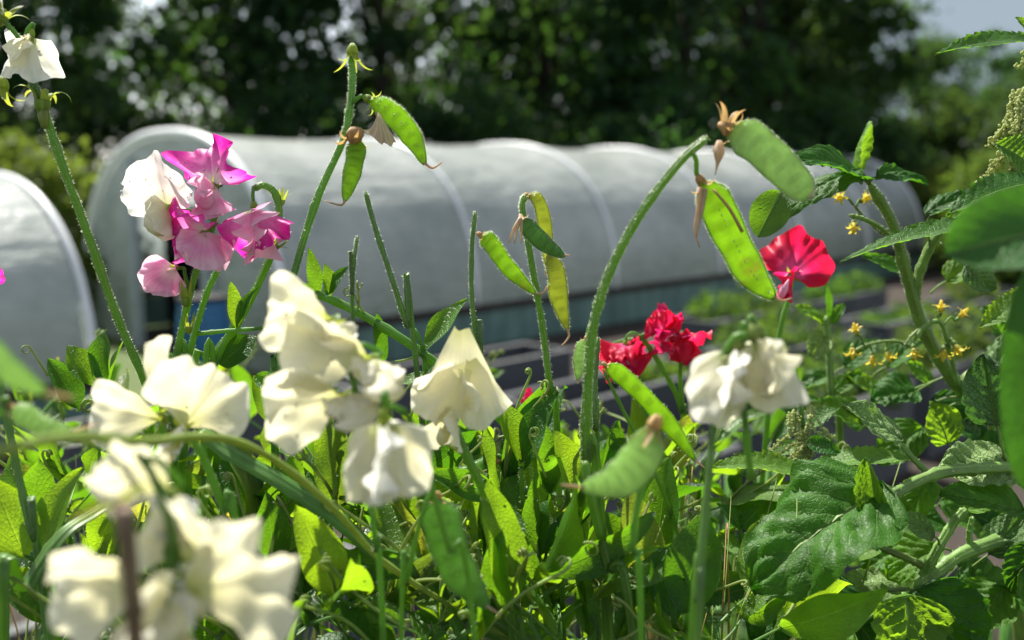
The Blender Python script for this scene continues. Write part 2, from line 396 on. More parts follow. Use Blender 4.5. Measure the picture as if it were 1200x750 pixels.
# ------------------------------------------------------------------ plant pieces
def leaf(parent, base, tip, w, hint, kind='pea', mat=None, fold=0.25, bend=0.12, wave=0.04, curl=0.0, name='leaf', nl=None, stalk=None, label=None, twist=0.0):
    """base, tip world points; w full width (m); hint = side the upper face looks to"""
    base = np.asarray(base, float); tip = np.asarray(tip, float)
    y = tip - base; L = np.linalg.norm(y); y = y / L
    n = hint - y * np.dot(hint, y); n = nrm(n); x = np.cross(y, n)
    ph = rng.uniform(0, 6.28, 4)
    if kind == 'pea': nl_, nw = 14, 3
    elif kind == 'tom': nl_, nw = 44, 11
    elif kind == 'net': nl_, nw = 60, 5
    else: nl_, nw = 24, 6
    if nl: nl_ = nl
    t = np.linspace(0, 1, nl_ + 1); s = np.linspace(-1, 1, 2 * nw + 1)
    tt, ss = np.meshgrid(t, s, indexing='ij')
    if kind == 'pea':
        hw = np.sin(PI * tt ** 0.9) ** 0.8 * (1 - 0.15 * tt)
    elif kind == 'tom':
        hw = 1.75 * np.clip(tt, 0, 1) ** 0.42 * (1 - tt) ** 0.72
        hw = hw / hw.max() * (1 + 0.03 * np.sin(11 * PI * tt + ph[0]) + 0.02 * np.sin(23 * tt + ph[1]))
    elif kind == 'net':
        hw = tt ** 0.5 * (1 - tt) ** 0.85; hw = hw / hw.max()
        saw = 1 - np.mod(tt * 13 + 0.0 * ss, 1.0)
        hw = hw * (1 - 0.26 * saw * (np.abs(ss) ** 3))
    else:
        hw = tt ** 0.5 * (1 - tt) ** 0.6; hw = hw / hw.max()
    hw = np.clip(hw, 0.002, None) * w / 2
    a = np.abs(ss)
    # across: fold up like a V plus optional edge curl
    ang = fold * a + curl * a ** 2
    xo = ss * hw * np.cos(ang * 0.8); zo = a * hw * np.sin(ang)
    if kind == 'tom':
        lat = np.abs(np.sin(PI * ((tt - (0.42 + .08 * np.sin(ph[0])) * a + .025 * np.sin(9 * ss + ph[3])) * 6)))
        zo = zo + w * 0.085 * (lat ** 0.6) * np.minimum(1, a * 4) * (1 - 0.45 * a) * (1 + .45 * np.sin(7 * tt + 5 * ss + ph[1])) + w * .03 * np.sin(5 * tt + 4 * ss + ph[2])
        zo = zo + w * 0.014 * np.sin(31 * tt + 9 * ss + ph[2]) * np.sin(27 * ss + 17 * tt + ph[3])
        zo = zo - w * 0.02 * np.exp(-(a / 0.06) ** 2)
    if kind == 'big':
        zo = zo + w * 0.02 * np.abs(np.sin(PI * ((tt - 0.42 * a) * 7))) ** .7 * np.minimum(1, a * 4)
    if kind == 'net':
        lat = np.abs(np.sin(PI * ((tt - 0.4 * a) * 9)))
        zo = zo + w * 0.045 * lat ** 0.6 * np.minimum(1, a * 4)
    zo = zo + wave * w * np.sin(2 * PI * 1.6 * tt + ph[0] + np.sign(ss) * 1.3) * a ** 1.5
    # along: bend as an arc (positive droops away from the upper face)
    th = bend * 2
    if abs(th) > 1e-3:
        yo = np.sin(th * (tt - 0.5)) / th + 0.5 * np.sin(th / 2) / (th / 2) ; zb = (np.cos(th * (tt - 0.5)) - math.cos(th / 2)) / th
        yo = yo / yo.max()
    else: yo, zb = tt, 0 * tt
    if twist:
        tw = twist * (tt - 0.3); xo, zo = xo * np.cos(tw) - zo * np.sin(tw), xo * np.sin(tw) + zo * np.cos(tw)
    A = base + y * (L * yo)[..., None] + x * xo[..., None] + n * (zo + L * zb)[..., None]
    mb = MB()
    mb.grid(A, np.stack([ss, tt], -1), 0)
    mats = [M[mat] if isinstance(mat, str) else mat]
    # raised midrib on the underside
    mid = A[::max(1, nl_ // 12), nw] - n * 0.0002
    rr = np.linspace(0.022, 0.005, len(mid)) * w + 0.0002
    if kind != 'pea': mb.tube(mid, rr, 5, 1)
    mats.append(M['tom_stem'] if kind != 'pea' else M['stem'])
    if stalk is not None:
        mb.tube(crom([stalk, stalk * 0.45 + base * 0.55 + n * 0.002, base + y * 0.002], 8), np.linspace(max(0.0008, w * 0.03), max(0.0005, w * 0.022), 8), 6, 1)
    return mb.build(name, mats, parent, label=label)

def calyx(mb, O, ax, size, reflex=0.3, mat=0, lobes=5, cup=True, spin=None, wid=0.16):
    ax = nrm(ax); x = nrm(np.cross(ax, np.array([0.31, 0.57, 0.76]))); y = np.cross(ax, x)
    sp = rng.uniform(0, 6.28) if spin is None else spin
    if cup:
        k = np.linspace(0, 1, 5); pts = O - ax * size * 0.35 + ax * size * 0.5 * k[:, None]
        mb.tube(pts, size * np.array([0.1, 0.2, 0.25, 0.27, 0.26]), 9, mat)
    for i in range(lobes):
        a = sp + 2 * PI * i / lobes + rng.normal(0, 0.1)
        out = math.cos(a) * x + math.sin(a) * y; sd = np.cross(ax, out)
        n = 7; A = np.zeros((n, 3, 3)); U = np.zeros((n, 3, 2))
        rf = reflex + rng.normal(0, 0.15); ln = size * rng.uniform(0.8, 1.1)
        p = O + ax * size * 0.12 + out * size * 0.22; ang = 0.25
        for j in range(n):
            t = j / (n - 1); w = size * wid * (1 - t) ** 0.8 * (0.7 + 0.6 * t) + 0.00005
            d = math.cos(ang) * ax + math.sin(ang) * out
            A[j] = p - sd * w, p - np.cross(sd, d) * w * 0.35, p + sd * w
            U[j, :, 1] = t; U[j, :, 0] = (0, .5, 1)
            p = p + d * ln / (n - 1); ang += (0.5 + rf * 2.6) / (n - 1)
        mb.grid(A, U, mat)

def fan(mb, O, X, Y, Z, S, th0, th1, Rf, cx, ky, ruf, nr=16, nt=48, mat=0, crease=0.08, r0=0.04, crm=0.03):
    a = rng.uniform(0, 6.28, 5)
    r = np.linspace(r0, 1, nr); th = np.linspace(th0, th1, nt)
    rr, tt = np.meshgrid(r, th, indexing='ij')
    R = Rf(tt); x = rr * R * np.sin(tt); y = rr * R * np.cos(tt); z = np.zeros_like(x)
    z += ruf * rr ** 2.5 * (np.sin(3.6 * tt + a[0]) + 0.65 * np.sin(6.3 * tt + a[1]) + 0.3 * np.sin(11 * tt + a[2]))
    z += ruf * .38 * rr ** 5 * np.sin(19 * tt + a[3] + 2 * np.sin(3 * tt))
    z += 0.05 * np.sin(5 * x + a[3]) * np.sin(4 * y + a[4]) * rr + crm * np.sin(13 * x + 5 * y + a[0]) * np.sin(11 * y - 4 * x + a[1]) * rr
    z -= crease * np.exp(-(tt / 0.16) ** 2) * rr
    if abs(cx) > 1e-3: x, zc = np.sin(cx * x) / cx, (1 - np.cos(cx * x)) / cx; z = z + zc
    if abs(ky) > 1e-3:
        y2 = (1 / ky - z) * np.sin(ky * y) if False else np.sin(ky * y) / ky - z * np.sin(ky * y)
        z = (1 - np.cos(ky * y)) / ky + z * np.cos(ky * y); y = y2
    A = O + S * (x[..., None] * X + y[..., None] * Y + z[..., None] * Z)
    U = np.stack([(tt - th0) / (th1 - th0), rr], -1)
    mb.grid(A, U, mat)
    return A

def drops_on(mb, pts, nrmal, count, r=(0.0003, 0.0007)):
    for _ in range(count):
        p = pts[rng.integers(len(pts))]; q = rng.uniform(*r)
        ico(mb, p + nrmal * q * 0.5, q)
def ico(mb, c, r, mat=0, squash=1.0, n=6, m=8):
    th = np.linspace(0, PI, n); ph = np.linspace(0, 2 * PI, m, endpoint=False)
    A = np.zeros((n, m, 3)); 
    for i, t in enumerate(th):
        A[i, :, 0] = np.sin(max(t, 1e-3)) * np.cos(ph); A[i, :, 1] = np.sin(max(t, 1e-3)) * np.sin(ph); A[i, :, 2] = math.cos(t) * squash
    mb.grid(c + r * A, np.zeros((n, m, 2)), mat, close=True)

def flower(parent, px, py, d, R, up, fwd, std='white', wing=None, curl=-0.4, nod=-0.5, ruf=0.1, spread=0.4, frm=None, wings=True, label=None, wscale=0.78, th=1.95, sep='sepal', drops=0, csize=0.30, hang=False, crm=0.03):
    """R = radius of the standard petal in photo pixels"""
    O = P(px, py, d); S = R * d / F
    Z = V(*fwd); Y = V(*up); Y = nrm(Y - Z * np.dot(Y, Z)); X = np.cross(Y, Z)
    wing = wing or std
    mb = MB()
    cdir = nrm(Z * 0.75 + Y * 0.1) if not hang else nrm(Y + Z * .3)
    calyx(mb, O - cdir * S * 0.05, cdir, S * csize, 0.25, 0)
    if frm is not None:
        a = frm; b = O - cdir * S * 0.15
        mb.tube(crom([a, a * 0.5 + b * 0.5 + UPV * S * 0.16, b - cdir * S * 0.12, b], 12), np.linspace(0.0011, 0.0009, 12), 7, 1)
    fl = mb.build('flower', [sep, 'stem'], parent, label=label)
    m1 = MB()
    rf = lambda t: (0.55 + 0.45 * np.cos(t * 0.75)) * (1 - 0.10 * np.exp(-(t / 0.2) ** 2)) * (1 + 0.05 * np.sin(5 * t + px) + 0.03 * np.sin(11 * t + py)) * (1 - .28 * np.clip((np.abs(t) - .72 * th) / (.28 * th), 0, 1) ** 2)
    A = fan(m1, O + Y * S * 0.04, X, Y, Z, S, -th, th, rf, curl, nod, ruf, crm=crm)
    so = m1.build('standard_petal', std, fl)
    if drops:
        md = MB(); drops_on(md, A[4:].reshape(-1, 3), nrm(-FW * 0.6 + UPV * 0.6) * 1.0, max(4, drops // 2), (0.0003, 0.0007))
        tag(md.build('water_drops', 'drop', so), None, None, kind='stuff')
    if wings:
        for sgn in (-1, 1):
            m2 = MB()
            yd = nrm(Z * 0.85 - Y * 0.55 + X * sgn * spread) if not hang else nrm(Z * 0.3 + Y * 0.85 + X * sgn * spread * .5)
            zn = nrm(X * sgn + Z * 0.0 - yd * np.dot(X * sgn, yd)); xd = np.cross(yd, zn)
            rw = lambda t: (0.5 + 0.5 * np.cos(t * 0.95)) * (1 + 0.05 * np.sin(4 * t + sgn))
            fan(m2, O + X * sgn * S * 0.05, xd, yd, zn, S * wscale, -1.45, 1.45, rw, -0.9, -0.7, ruf * 0.9, nr=11, nt=30, crease=0.0, crm=crm)
            m2.build('wing_petal', wing, fl)
        m3 = MB()
        kp = crom([O, O + (Z * 0.35 - Y * 0.3) * S, O + (Z * 0.6 - Y * 0.22) * S, O + (Z * 0.62 - Y * 0.02) * S] if not hang else [O, O + (Z * .2 + Y * .25) * S, O + (Z * .3 + Y * .5) * S, O + (Z * .2 + Y * .65) * S], 9)
        m3.tube(kp, S * np.array([0.06, .13, .17, .18, .17, .15, .12, .07, .02]), 8, 0, flat=0.5, side=nrm(Y + Z))
        m3.build('keel_petal', 'cream' if std in ('white', 'cream') else 'pale_pink', fl)
    return fl

def stalk(parent, pts, wpx, name='stalk', mat='stem', n=28, hair=0, taper=0.75, hl=0.0013, flat=None, seg=9, down=True, side=None):
    """pts: (px, py, depth) listed from the low end to the tip; wpx width in photo px"""
    w = np.array([P(*p) for p in pts]); d0 = pts[0][2]
    r = wpx / 2 * d0 / F
    if down:                                        # carry the stalk on to the soil below the frame
        b = w[0]; k = nrm(w[0] - w[1])
        w = np.vstack([[b[0] + k[0] * 0.3, b[1] + 0.12, 0.36], [b[0] + k[0] * 0.16, b[1] + 0.05, (b[2] + 0.36) / 2], w])
        n = int(n * 1.5)
    c = crom(w, n)
    kn = rng.normal(0, 0.06, n); kn[::max(5, n // 5)] += .35
    rad = np.linspace(r, r * taper, n) * (1 + kn * 0.6)
    rad[-2:] *= (.8, .45)
    mb = MB()
    fr = mb.tube(c, rad, seg + 7, 0, flat=flat, side=side, ridge=.11)
    if hair: mb.hairs(fr[int(n * 0.3):] if down else fr, int(hair * 2.6), hl * .95)
    o = mb.build(name, [mat, 'hair'], parent)
    return o, c

def pod(parent, pts, wpx, mat='pod', thick=0.38, hair=250, tip=None, cal='tan', csize=14, face=None, label=None, cref=0.75, pedfrom=None, drops=0, peas=8):
    """pts from calyx end to tip end"""
    w = np.array([P(*p) for p in pts]); d = pts[0][2]
    n = 30; c = crom(w, n); t = np.linspace(0, 1, n)
    hw = wpx / 2 * d / F * np.clip(np.minimum(t / 0.2, (1 - t) / 0.34), 0, 1) ** 0.6
    hw = np.maximum(hw, wpx / 2 * d / F * 0.1)
    hw = hw * (1 + .05 * np.sin(9 * t + pts[0][1]) + .03 * np.sin(21 * t + pts[0][0]))
    side = np.cross(w[-1] - w[0], face if face is not None else FW)
    fl = thick * (1 + 0.16 * np.sin(2 * PI * peas * t + .9 * np.sin(5 * t + pts[0][0])))
    mb = MB()
    fr = mb.tube(c, hw, 16, 0, flat=fl, side=nrm(side))
    # seam ridges along both edges
    for sg in (-1, 1):
        e = np.array([f[0] + sg * f[1] * f[3] for f in fr])
        mb.tube(e, np.full(n, max(0.0004, 0.03 * wpx * d / F)), 5, 0)
    mb.hairs(fr, int(hair * 2.4), 0.0016, 1, edge=True)
    po = mb.build('pod', [mat, 'hair'], parent, label=label)
    mc = MB(); ax = nrm(w[1] - w[0])
    calyx(mc, c[0] - ax * 0.001, ax, csize * d / F, cref, 0)
    if pedfrom is not None:
        mc.tube(crom([pedfrom, pedfrom * 0.5 + c[0] * 0.5 + UPV * 0.003, c[0] - ax * 0.004, c[0]], 9), 0.0011, 7, 1)
    mc.build('calyx', [cal, 'stem'], po)
    mt = MB()
    te = [c[-1] - nrm(c[-1] - c[-2]) * 0.001] + [P(*q) for q in (tip or [])]
    if len(te) == 1: te.append(c[-1] + nrm(c[-1] - c[-2]) * 0.008 + UPV * 0.003)
    mt.tube(crom(te, 12), np.linspace(0.0008, 0.0003, 12), 6, 0)
    mt.build('pod_tip', 'straw', po)
    if drops:
        md = MB(); drops_on(md, np.array([f[0] + FW * -f[3] * f[4] for f in fr]), -FW, drops)
        tag(md.build('water_drops', 'drop', po), None, None, kind='stuff')
    return po

def tendril(parent, a, dirv, L, coil=0.004, turns=2.0, r=0.0005, mat='tendril'):
    a = np.asarray(a, float); d = nrm(dirv); s = nrm(np.cross(d, rng.normal(0, 1, 3))); u = np.cross(s, d)
    k = 34; pts = []
    for i in range(k):
        t = i / (k - 1)
        if t < 0.5:
            pts.append(a + d * L * t * 1.5 + u * L * 0.12 * math.sin(t * PI) + s * L * 0.05 * math.sin(t * 7))
        else:
            q = (t - 0.5) * 2; an = q * 2 * PI * turns; cc = coil * (1 - 0.5 * q)
            pts.append(a + d * (L * 0.75 + math.sin(an) * cc) + u * (L * 0.12 + coil - math.cos(an) * cc) + s * (L * -0.02 + q * coil * 1.3))
    pts = np.array(pts)
    for _ in range(2): pts[1:-1] = (pts[:-2] + 2 * pts[1:-1] + pts[2:]) / 4
    mb = MB(); mb.tube(pts, np.linspace(r * 1.5, r * 0.7, k), 6, 0)
    return mb.build('tendril', mat, parent)

def hleaf(parent, b, t, wpx, d, hint=(0, .5, .8), kind='pea', mat='pea_leaf', d2=None, st=None, **kw):
    """leaf given by photo positions of base and tip, depths d and d2"""
    d2 = d if d2 is None else d2
    S = P(*st) if st is not None else None
    return leaf(parent, P(b[0], b[1], d), P(t[0], t[1], d2), wpx * d / F, V(*hint), kind, mat, stalk=S, **kw)

def pea_vine(label, pts, wpx=6, nodes=8, lsize=0.036, seed=0, group='pea vines in the tangle below the flowers', tdr=0.85, t0=0.3, mat='pea_leaf', flat=0.6, smat='stem', extra=None, lw=0.42):
    """climbing vine with alternating leaf pairs, small stipules and tendrils"""
    global rng
    keep = rng; rng = np.random.default_rng(1000 + seed)
    org = P(*pts[0]); org = np.array([org[0], org[1] + 0.1, 0.36])
    th = thing('pea_vine', label, 'vine', org, group)
    st, c = stalk(th, pts, wpx, 'stem', smat, n=36, flat=flat)
    wet = []
    for i in range(nodes):
        k = t0 + (0.98 - t0) * (i + rng.uniform(-.2, .2)) / max(1, nodes - 1); k = min(max(k, t0), 0.985)
        j = int(k * (len(c) - 1)); p = c[j]; tg = nrm(c[min(j + 1, len(c) - 1)] - c[max(j - 1, 0)])
        sgn = 1 if i % 2 else -1
        out = nrm(RT * sgn * rng.uniform(0.4, 1) + UPV * rng.uniform(0.2, 0.9) + FW * rng.normal(0, 0.7))
        L = lsize * rng.choice([.55, .8, 1.0, 1.25]) * rng.uniform(.9, 1.15)
        node = p + out * L * rng.uniform(0.4, 0.9)
        for q in (-1, 1):
            s = nrm(np.cross(out, rng.normal(0, 1, 3)))
            dv = nrm(out * 0.75 + s * q * 0.6 + UPV * 0.35)
            hint = nrm(UPV * 0.55 + rng.normal(0, 0.55, 3) - FW * 0.25)
            lf = leaf(th, node, node + dv * L, L * lw * rng.uniform(0.65, 1.2), hint, 'pea', mat if rng.random() > 0.09 or pts[0][0] > 770 else 'pea_yellow', fold=rng.uniform(.1, .6), bend=rng.uniform(-.1, .45), wave=.08, stalk=p if q == 1 else None, twist=rng.normal(0, .4)); wet.append(lf)
        if rng.random() < 0.5:
            hint = nrm(UPV * 0.5 + rng.normal(0, 0.5, 3)); dv = nrm(-out * 0.4 + UPV * 0.6 + rng.normal(0, .3, 3))
            leaf(th, p, p + dv * L * 0.5, L * 0.2, hint, 'pea', mat, name='stipule', fold=.3)
        for _t in range(int(rng.random() < tdr) + int(rng.random() < tdr * .7)):
            tendril(th, node, out + UPV * 0.3 + rng.normal(0, 0.25, 3), rng.uniform(0.025, 0.085), rng.uniform(0.002, 0.005), rng.uniform(1, 2.6), r=0.00065)
    mb = MB()
    for lf in wet[:14]:
        for _ in range(3):
            q = rng.uniform(.0004, .0009); v = lf.data.vertices[int(rng.integers(8, 90))]
            nn = np.array(v.normal); nn = nn if nn[2] > 0 else -nn
            ico(mb, np.array(v.co) + np.array(th['_org']) + nn * q * .5, q, squash=.8)
    tag(mb.build('water_drops', 'drop', th), None, None, kind='stuff')
    rng = keep
    return th

# ================================================================== SETTING
AX = np.array([0.688, 0.725, 0.0]); AX = AX / np.linalg.norm(AX)      # along the tunnels and the rows of beds
PN = np.array([AX[1], -AX[0], 0.0])                                   # across, towards the camera side
ZU = np.array([0, 0, 1.0])
def AP(s, o, z=0.0): return AX * s + PN * o + ZU * z

def sheet(name, pts, mat, z, n=1):
    mb = MB(); v = [np.array([p[0], p[1], z]) for p in pts]
    mb.raw(v, [tuple(range(len(v)))]); o = mb.build(name, mat, smooth=False); o['kind'] = 'structure'; return o
sheet('ground', [(-400, -60), (400, -60), (400, 900), (-400, 900)], 'lawn', 0.0)
q = [AP(-8, -6.3), AP(18, -6.3), AP(18, 1.5), AP(-8, 1.5)]
sheet('path', [(p[0], p[1]) for p in q], 'ground', 0.004)

# ------------------------------------------------------------------ polytunnels
def hoop_pts(s, oc, half, z0, rise, n=40, e=0.86, k=1.0):
    a = np.linspace(0, PI, n); c = np.cos(a); sn = np.sin(a)
    x = half * np.sign(c) * np.abs(c) ** e * k; z = z0 + rise * np.abs(sn) ** e * k
    return np.array([AP(s, oc + xx, zz) for xx, zz in zip(x, z)])
def polytunnel(label, s0, length, oc, half, z0, rise, nh, door=True):
    org = AP(s0, oc); t = thing('polytunnel', label, 'polytunnel', org, None)
    # cover: sags a little between the hoops
    ns = nh * 8 + 1; A = np.zeros((ns, 41, 3)); U = np.zeros((ns, 41, 2))
    loc = np.random.default_rng(5)
    w1 = loc.normal(0, 1, (ns, 41))
    for _ in range(4): w1[1:-1] = (w1[:-2] + w1[1:-1] + w1[2:]) / 3; w1[:, 1:-1] = (w1[:, :-2] + w1[:, 1:-1] + w1[:, 2:]) / 3
    for i in range(ns):
        f = i / (ns - 1); sag = 1 - 0.02 * math.sin(PI * ((f * nh) % 1.0)) ** 2
        A[i] = hoop_pts(s0 + f * length, oc, half, z0, rise, 41, k=sag)
        A[i] += ZU * w1[i][:, None] * 0.012 + PN * w1[i][:, None] * 0.012
    mb = MB(); mb.grid(A, U); mb.build('cover', 'poly', t)
    for i in range(nh + 1):
        mb = MB(); mb.tube(hoop_pts(s0 + i * length / nh, oc, half + 0.012, z0, rise + 0.012, 40), 0.022 if i else 0.035, 8)
        mb.build('hoop', 'hoop', t)
    # end sheet with a doorway, at the near end
    dw = 0.62
    prof = hoop_pts(s0 + 0.02, oc, half - .03, z0, rise - .03, 60)
    off = (prof - AP(s0, oc)) @ PN; zz = prof[:, 2]
    mb = MB()
    def panel(o0, o1, zb):
        oo = np.linspace(o0, o1, 16); zt = np.interp(oo, off[::-1], zz[::-1])
        G = np.zeros((2, 16, 3))
        for j in range(16): G[0, j] = AP(s0 + 0.02, oc + oo[j], zb if zb < zt[j] else zt[j] - .01); G[1, j] = AP(s0 + 0.02, oc + oo[j], zt[j])
        mb.grid(G, np.zeros((2, 16, 2)))
    if door:
        panel(-half + .03, -dw, 0.02); panel(dw, half - .03, 0.02); panel(-dw, dw, z0 + rise - 0.42)
        mb.build('end_sheet', 'poly', t)
        for sg in (-1, 1):
            mb = MB(); mb.box(AP(s0 - 0.02, oc + sg * dw, (z0 + rise - .2) / 2), (AX, PN, ZU), (.035, .05, (z0 + rise - .2) / 2)); mb.build('door_post', 'frame', t, False)
        mb = MB(); mb.box(AP(s0 - 0.022, oc, z0 + rise - 0.44), (AX, PN, ZU), (.03, dw - .052, .04)); mb.build('door_lintel', 'frame', t, False)
    else:
        panel(-half + .03, half - .03, 0.02); mb.build('end_sheet', 'poly', t)
    mb = MB()
    oo = np.linspace(-half + .03, half - .03, 24); zt = np.interp(oo, off[::-1], zz[::-1]); G = np.zeros((2, 24, 3))
    for j in range(24): G[0, j] = AP(s0 + length - .02, oc + oo[j], .02); G[1, j] = AP(s0 + length - .02, oc + oo[j], zt[j])
    mb.grid(G, np.zeros((2, 24, 2))); mb.build('end_sheet', 'poly', t)
    for sg in (-1, 1):
        n = 6
        for i in range(n):
            mb = MB(); a = s0 + length * (i + .5) / n
            mb.box(AP(a, oc + sg * half, z0 / 2 - .005), (AX, PN, ZU), (length / n / 2 - .008, .02, z0 / 2 - .02)); mb.build('side_board', 'greenboard', t, False)
        mb = MB(); mb.box(AP(s0 + length / 2, oc + sg * (half + .012), z0 + .012), (AX, PN, ZU), (length / 2 + .02, .035, .03)); mb.build('side_rail', 'rail', t, False)
    return t
s1 = -1.69 * AX[0] + 7.29 * AX[1]; o1 = -1.69 * PN[0] + 7.29 * PN[1]
polytunnel('long clear polythene tunnel on white hoops with a green base board, under the dark trees', s1, 12.0, o1 - 1.65, 1.65, 0.35, 1.52, 6)
s2 = -2.45 * AX[0] + 5.75 * AX[1]; o2 = -2.45 * PN[0] + 5.75 * PN[1]
polytunnel('lower polythene tunnel cut off by the left edge of the photo', s2 - 6.0, 6.0, o2 - 1.5, 1.5, 0.3, 1.22, 3, door=False)
# inside the long tunnel: black ground sheet added in place of interior shade
mb = MB(); mb.raw([AP(s1 + .1, o1 - 3.2, .008), AP(s1 + 11.9, o1 - 3.2, .008), AP(s1 + 11.9, o1 - .1, .008), AP(s1 + .1, o1 - .1, .008)], [(0, 1, 2, 3)])
mb.build('path', 'black', smooth=False)['kind'] = 'structure'
def rack(label, s, o, h):  # black shelves and back panel added to make the doorway read dark
    t = thing('darkening_rack', label, 'rack', AP(s, o))
    for z in (.35, .8, 1.2):
        if z < h: mb = MB(); mb.box(AP(s, o, z), (AX, PN, ZU), (.9, .25, .02)); mb.build('shelf', 'black', t, False)
    for a in (-.85, .85):
        for b in (-.22, .22):
            mb = MB(); mb.box(AP(s + a, o + b, h / 2), (AX, PN, ZU), (.025, .025, h / 2)); mb.build('leg', 'black', t, False)
    mb = MB(); mb.box(AP(s, o - .26, h * .55), (AX, PN, ZU), (.88, .008, h * .42)); mb.build('back_panel', 'black', t, False)
rack('black rack added inside the doorway of the long tunnel to darken it, on its far side', s1 + 1.4, o1 - 2.5, 1.25)
t = thing('water_butt', 'blue plastic barrel standing by the corner of the long tunnel', 'barrel', AP(s1 - .45, o1 - .35))
mb = MB(); k = np.linspace(0, 1, 14); mb.tube(np.array([AP(s1 - .45, o1 - .35, .004 + .62 * q) for q in k]), .17 + .025 * np.sin(PI * k) + .006 * (np.abs(np.sin(k * PI * 3)) < .2), 20); mb.build('barrel_body', 'bluebarrel', t)
mb = MB(); mb.tube(np.array([AP(s1 - .45, o1 - .35, z) for z in (.624, .65, .655)]), [.185, .185, .165], 20); mb.build('lid', 'black', t)

# ------------------------------------------------------------------ raised beds
BED = {}
def raised_bed(label, s, o, length=1.45, width=0.4, h=0.45, group='dark raised beds in rows before the tunnel'):
    """front-left corner at along = s, across = o (front edge); boards, corner posts, rim, soil"""
    key = (length, width, h); org = AP(s, o)
    if key not in BED:
        t = thing('raised_bed', label, 'raised bed', org, group); BED[key] = t
        bd = .035
        for nm, c, hs in (('side_board', (length / 2, -bd / 2), (length / 2, bd / 2)), ('side_board', (length / 2, -width + bd / 2), (length / 2, bd / 2)),
                          ('end_board', (bd / 2, -width / 2), (bd / 2, width / 2 - bd - .001)), ('end_board', (length - bd / 2, -width / 2), (bd / 2, width / 2 - bd - .001))):
            mb = MB()
            for z in range(1):
                hh = h; mb.box(AP(s + c[0], o + c[1], hh * (z + .5)), (AX, PN, ZU), (hs[0], hs[1], hh / 2 - .004))
            mb.build(nm, 'board', t, False)
        rw = .04
        mb = MB()
        for c, hs in (((length / 2, -bd / 2), (length / 2 + .012, rw / 2 + .003)), ((length / 2, -width + bd / 2), (length / 2 + .012, rw / 2 + .003)),
                      ((bd / 2, -width / 2), (rw / 2 + .003, width / 2 - .045)), ((length - bd / 2, -width / 2), (rw / 2 + .003, width / 2 - .045))):
            mb.box(AP(s + c[0], o + c[1], h + .008), (AX, PN, ZU), (hs[0], hs[1], .011))
        mb.build('rim', 'rim', t, False)
        A = np.zeros((14, 9, 3)); loc = np.random.default_rng(3)
        for i in range(14):
            for j in range(9): A[i, j] = AP(s + bd + (length - 2 * bd) * i / 13, o - bd - (width - 2 * bd) * j / 8, h - .1 + loc.normal(0, .012))
        mb = MB(); mb.grid(A, np.zeros((14, 9, 2))); mb.build('soil', 'soil', t)
        return t
    src = BED[key]; r = src.copy(); COL.objects.link(r); r.location = org; r['label'] = label
    for ch in list(src.children):
        c = ch.copy(); COL.objects.link(c); c.parent = r
    return r
OA, OB, OC_ = -3.85, -2.87, -1.95
raised_bed('dark raised bed by the left end of the row next to the tunnel', 1.55, OA)
raised_bed('dark raised bed behind the tall cream bud, in the row next to the tunnel', 3.14, OA)
raised_bed('dark raised bed behind the big pod, in the row next to the tunnel', 6.15, OA)
raised_bed('dark raised bed behind the red flower, in the row next to the tunnel', 7.75, OA)
raised_bed('dark raised bed with empty soil just below the crimson flower cluster', 3.3, OB)
raised_bed('dark raised bed to the right of the crimson flower cluster in the middle row', 5.1, OB)
raised_bed('dark raised bed with young green plants behind the tomato stem', 6.9, OB)
raised_bed('dark raised bed at the far right end of the middle row', 8.6, OB)
raised_bed('dark raised bed nearest the camera on the left, glimpsed through the tangle', 0.2, OC_)
raised_bed('dark raised bed glimpsed through the tangle under the middle flowers', 1.9, OC_)
raised_bed('dark raised bed behind the nettle in the row nearest the camera', 3.6, OC_)
raised_bed('dark raised bed behind the tomato branches in the row nearest the camera', 5.3, OC_)

def tuft(name, label, cat, c, rad, hgt, n, mat, group=None, lw=.03, ll=.09, seed=0, kind=None):
    """a small bushy plant of many leaves on short stems"""
    r = np.random.default_rng(seed); t = thing(name, label, cat, c, group)
    V_, F_ = [], []
    for i in range(n):
        a = r.uniform(0, 2 * PI); q = r.random() ** .5 * rad; z = r.uniform(.05, 1) * hgt * (1 - .5 * (q / rad) ** 2)
        p = c + np.array([math.cos(a) * q, math.sin(a) * q, z])
        d = nrm(np.array([math.cos(a), math.sin(a), r.uniform(-.2, .9)]) + r.normal(0, .3, 3)); s = nrm(np.cross(d, r.normal(0, 1, 3))); L = ll * r.uniform(.6, 1.3); w = lw * r.uniform(.7, 1.2)
        u = np.cross(s, d)
        o = len(V_); V_ += [p, p + d * L * .5 - s * w + u * w * .3, p + d * L - u * L * .15, p + d * L * .5 + s * w + u * w * .3]; F_.append((o, o + 1, o + 2, o + 3))
    mb = MB(); mb.raw(V_, F_); mb.build('foliage', mat, t, smooth=False)
    mb = MB()
    for i in range(6):
        a = r.uniform(0, 2 * PI); mb.tube(crom([c, c + np.array([math.cos(a) * rad * .25, math.sin(a) * rad * .25, hgt * .5]), c + np.array([math.cos(a) * rad * .6, math.sin(a) * rad * .6, hgt * .85])], 6), np.linspace(.006, .002, 6) * max(1, hgt * 2), 5)
    mb.build('stem', 'stem', t)
    return t
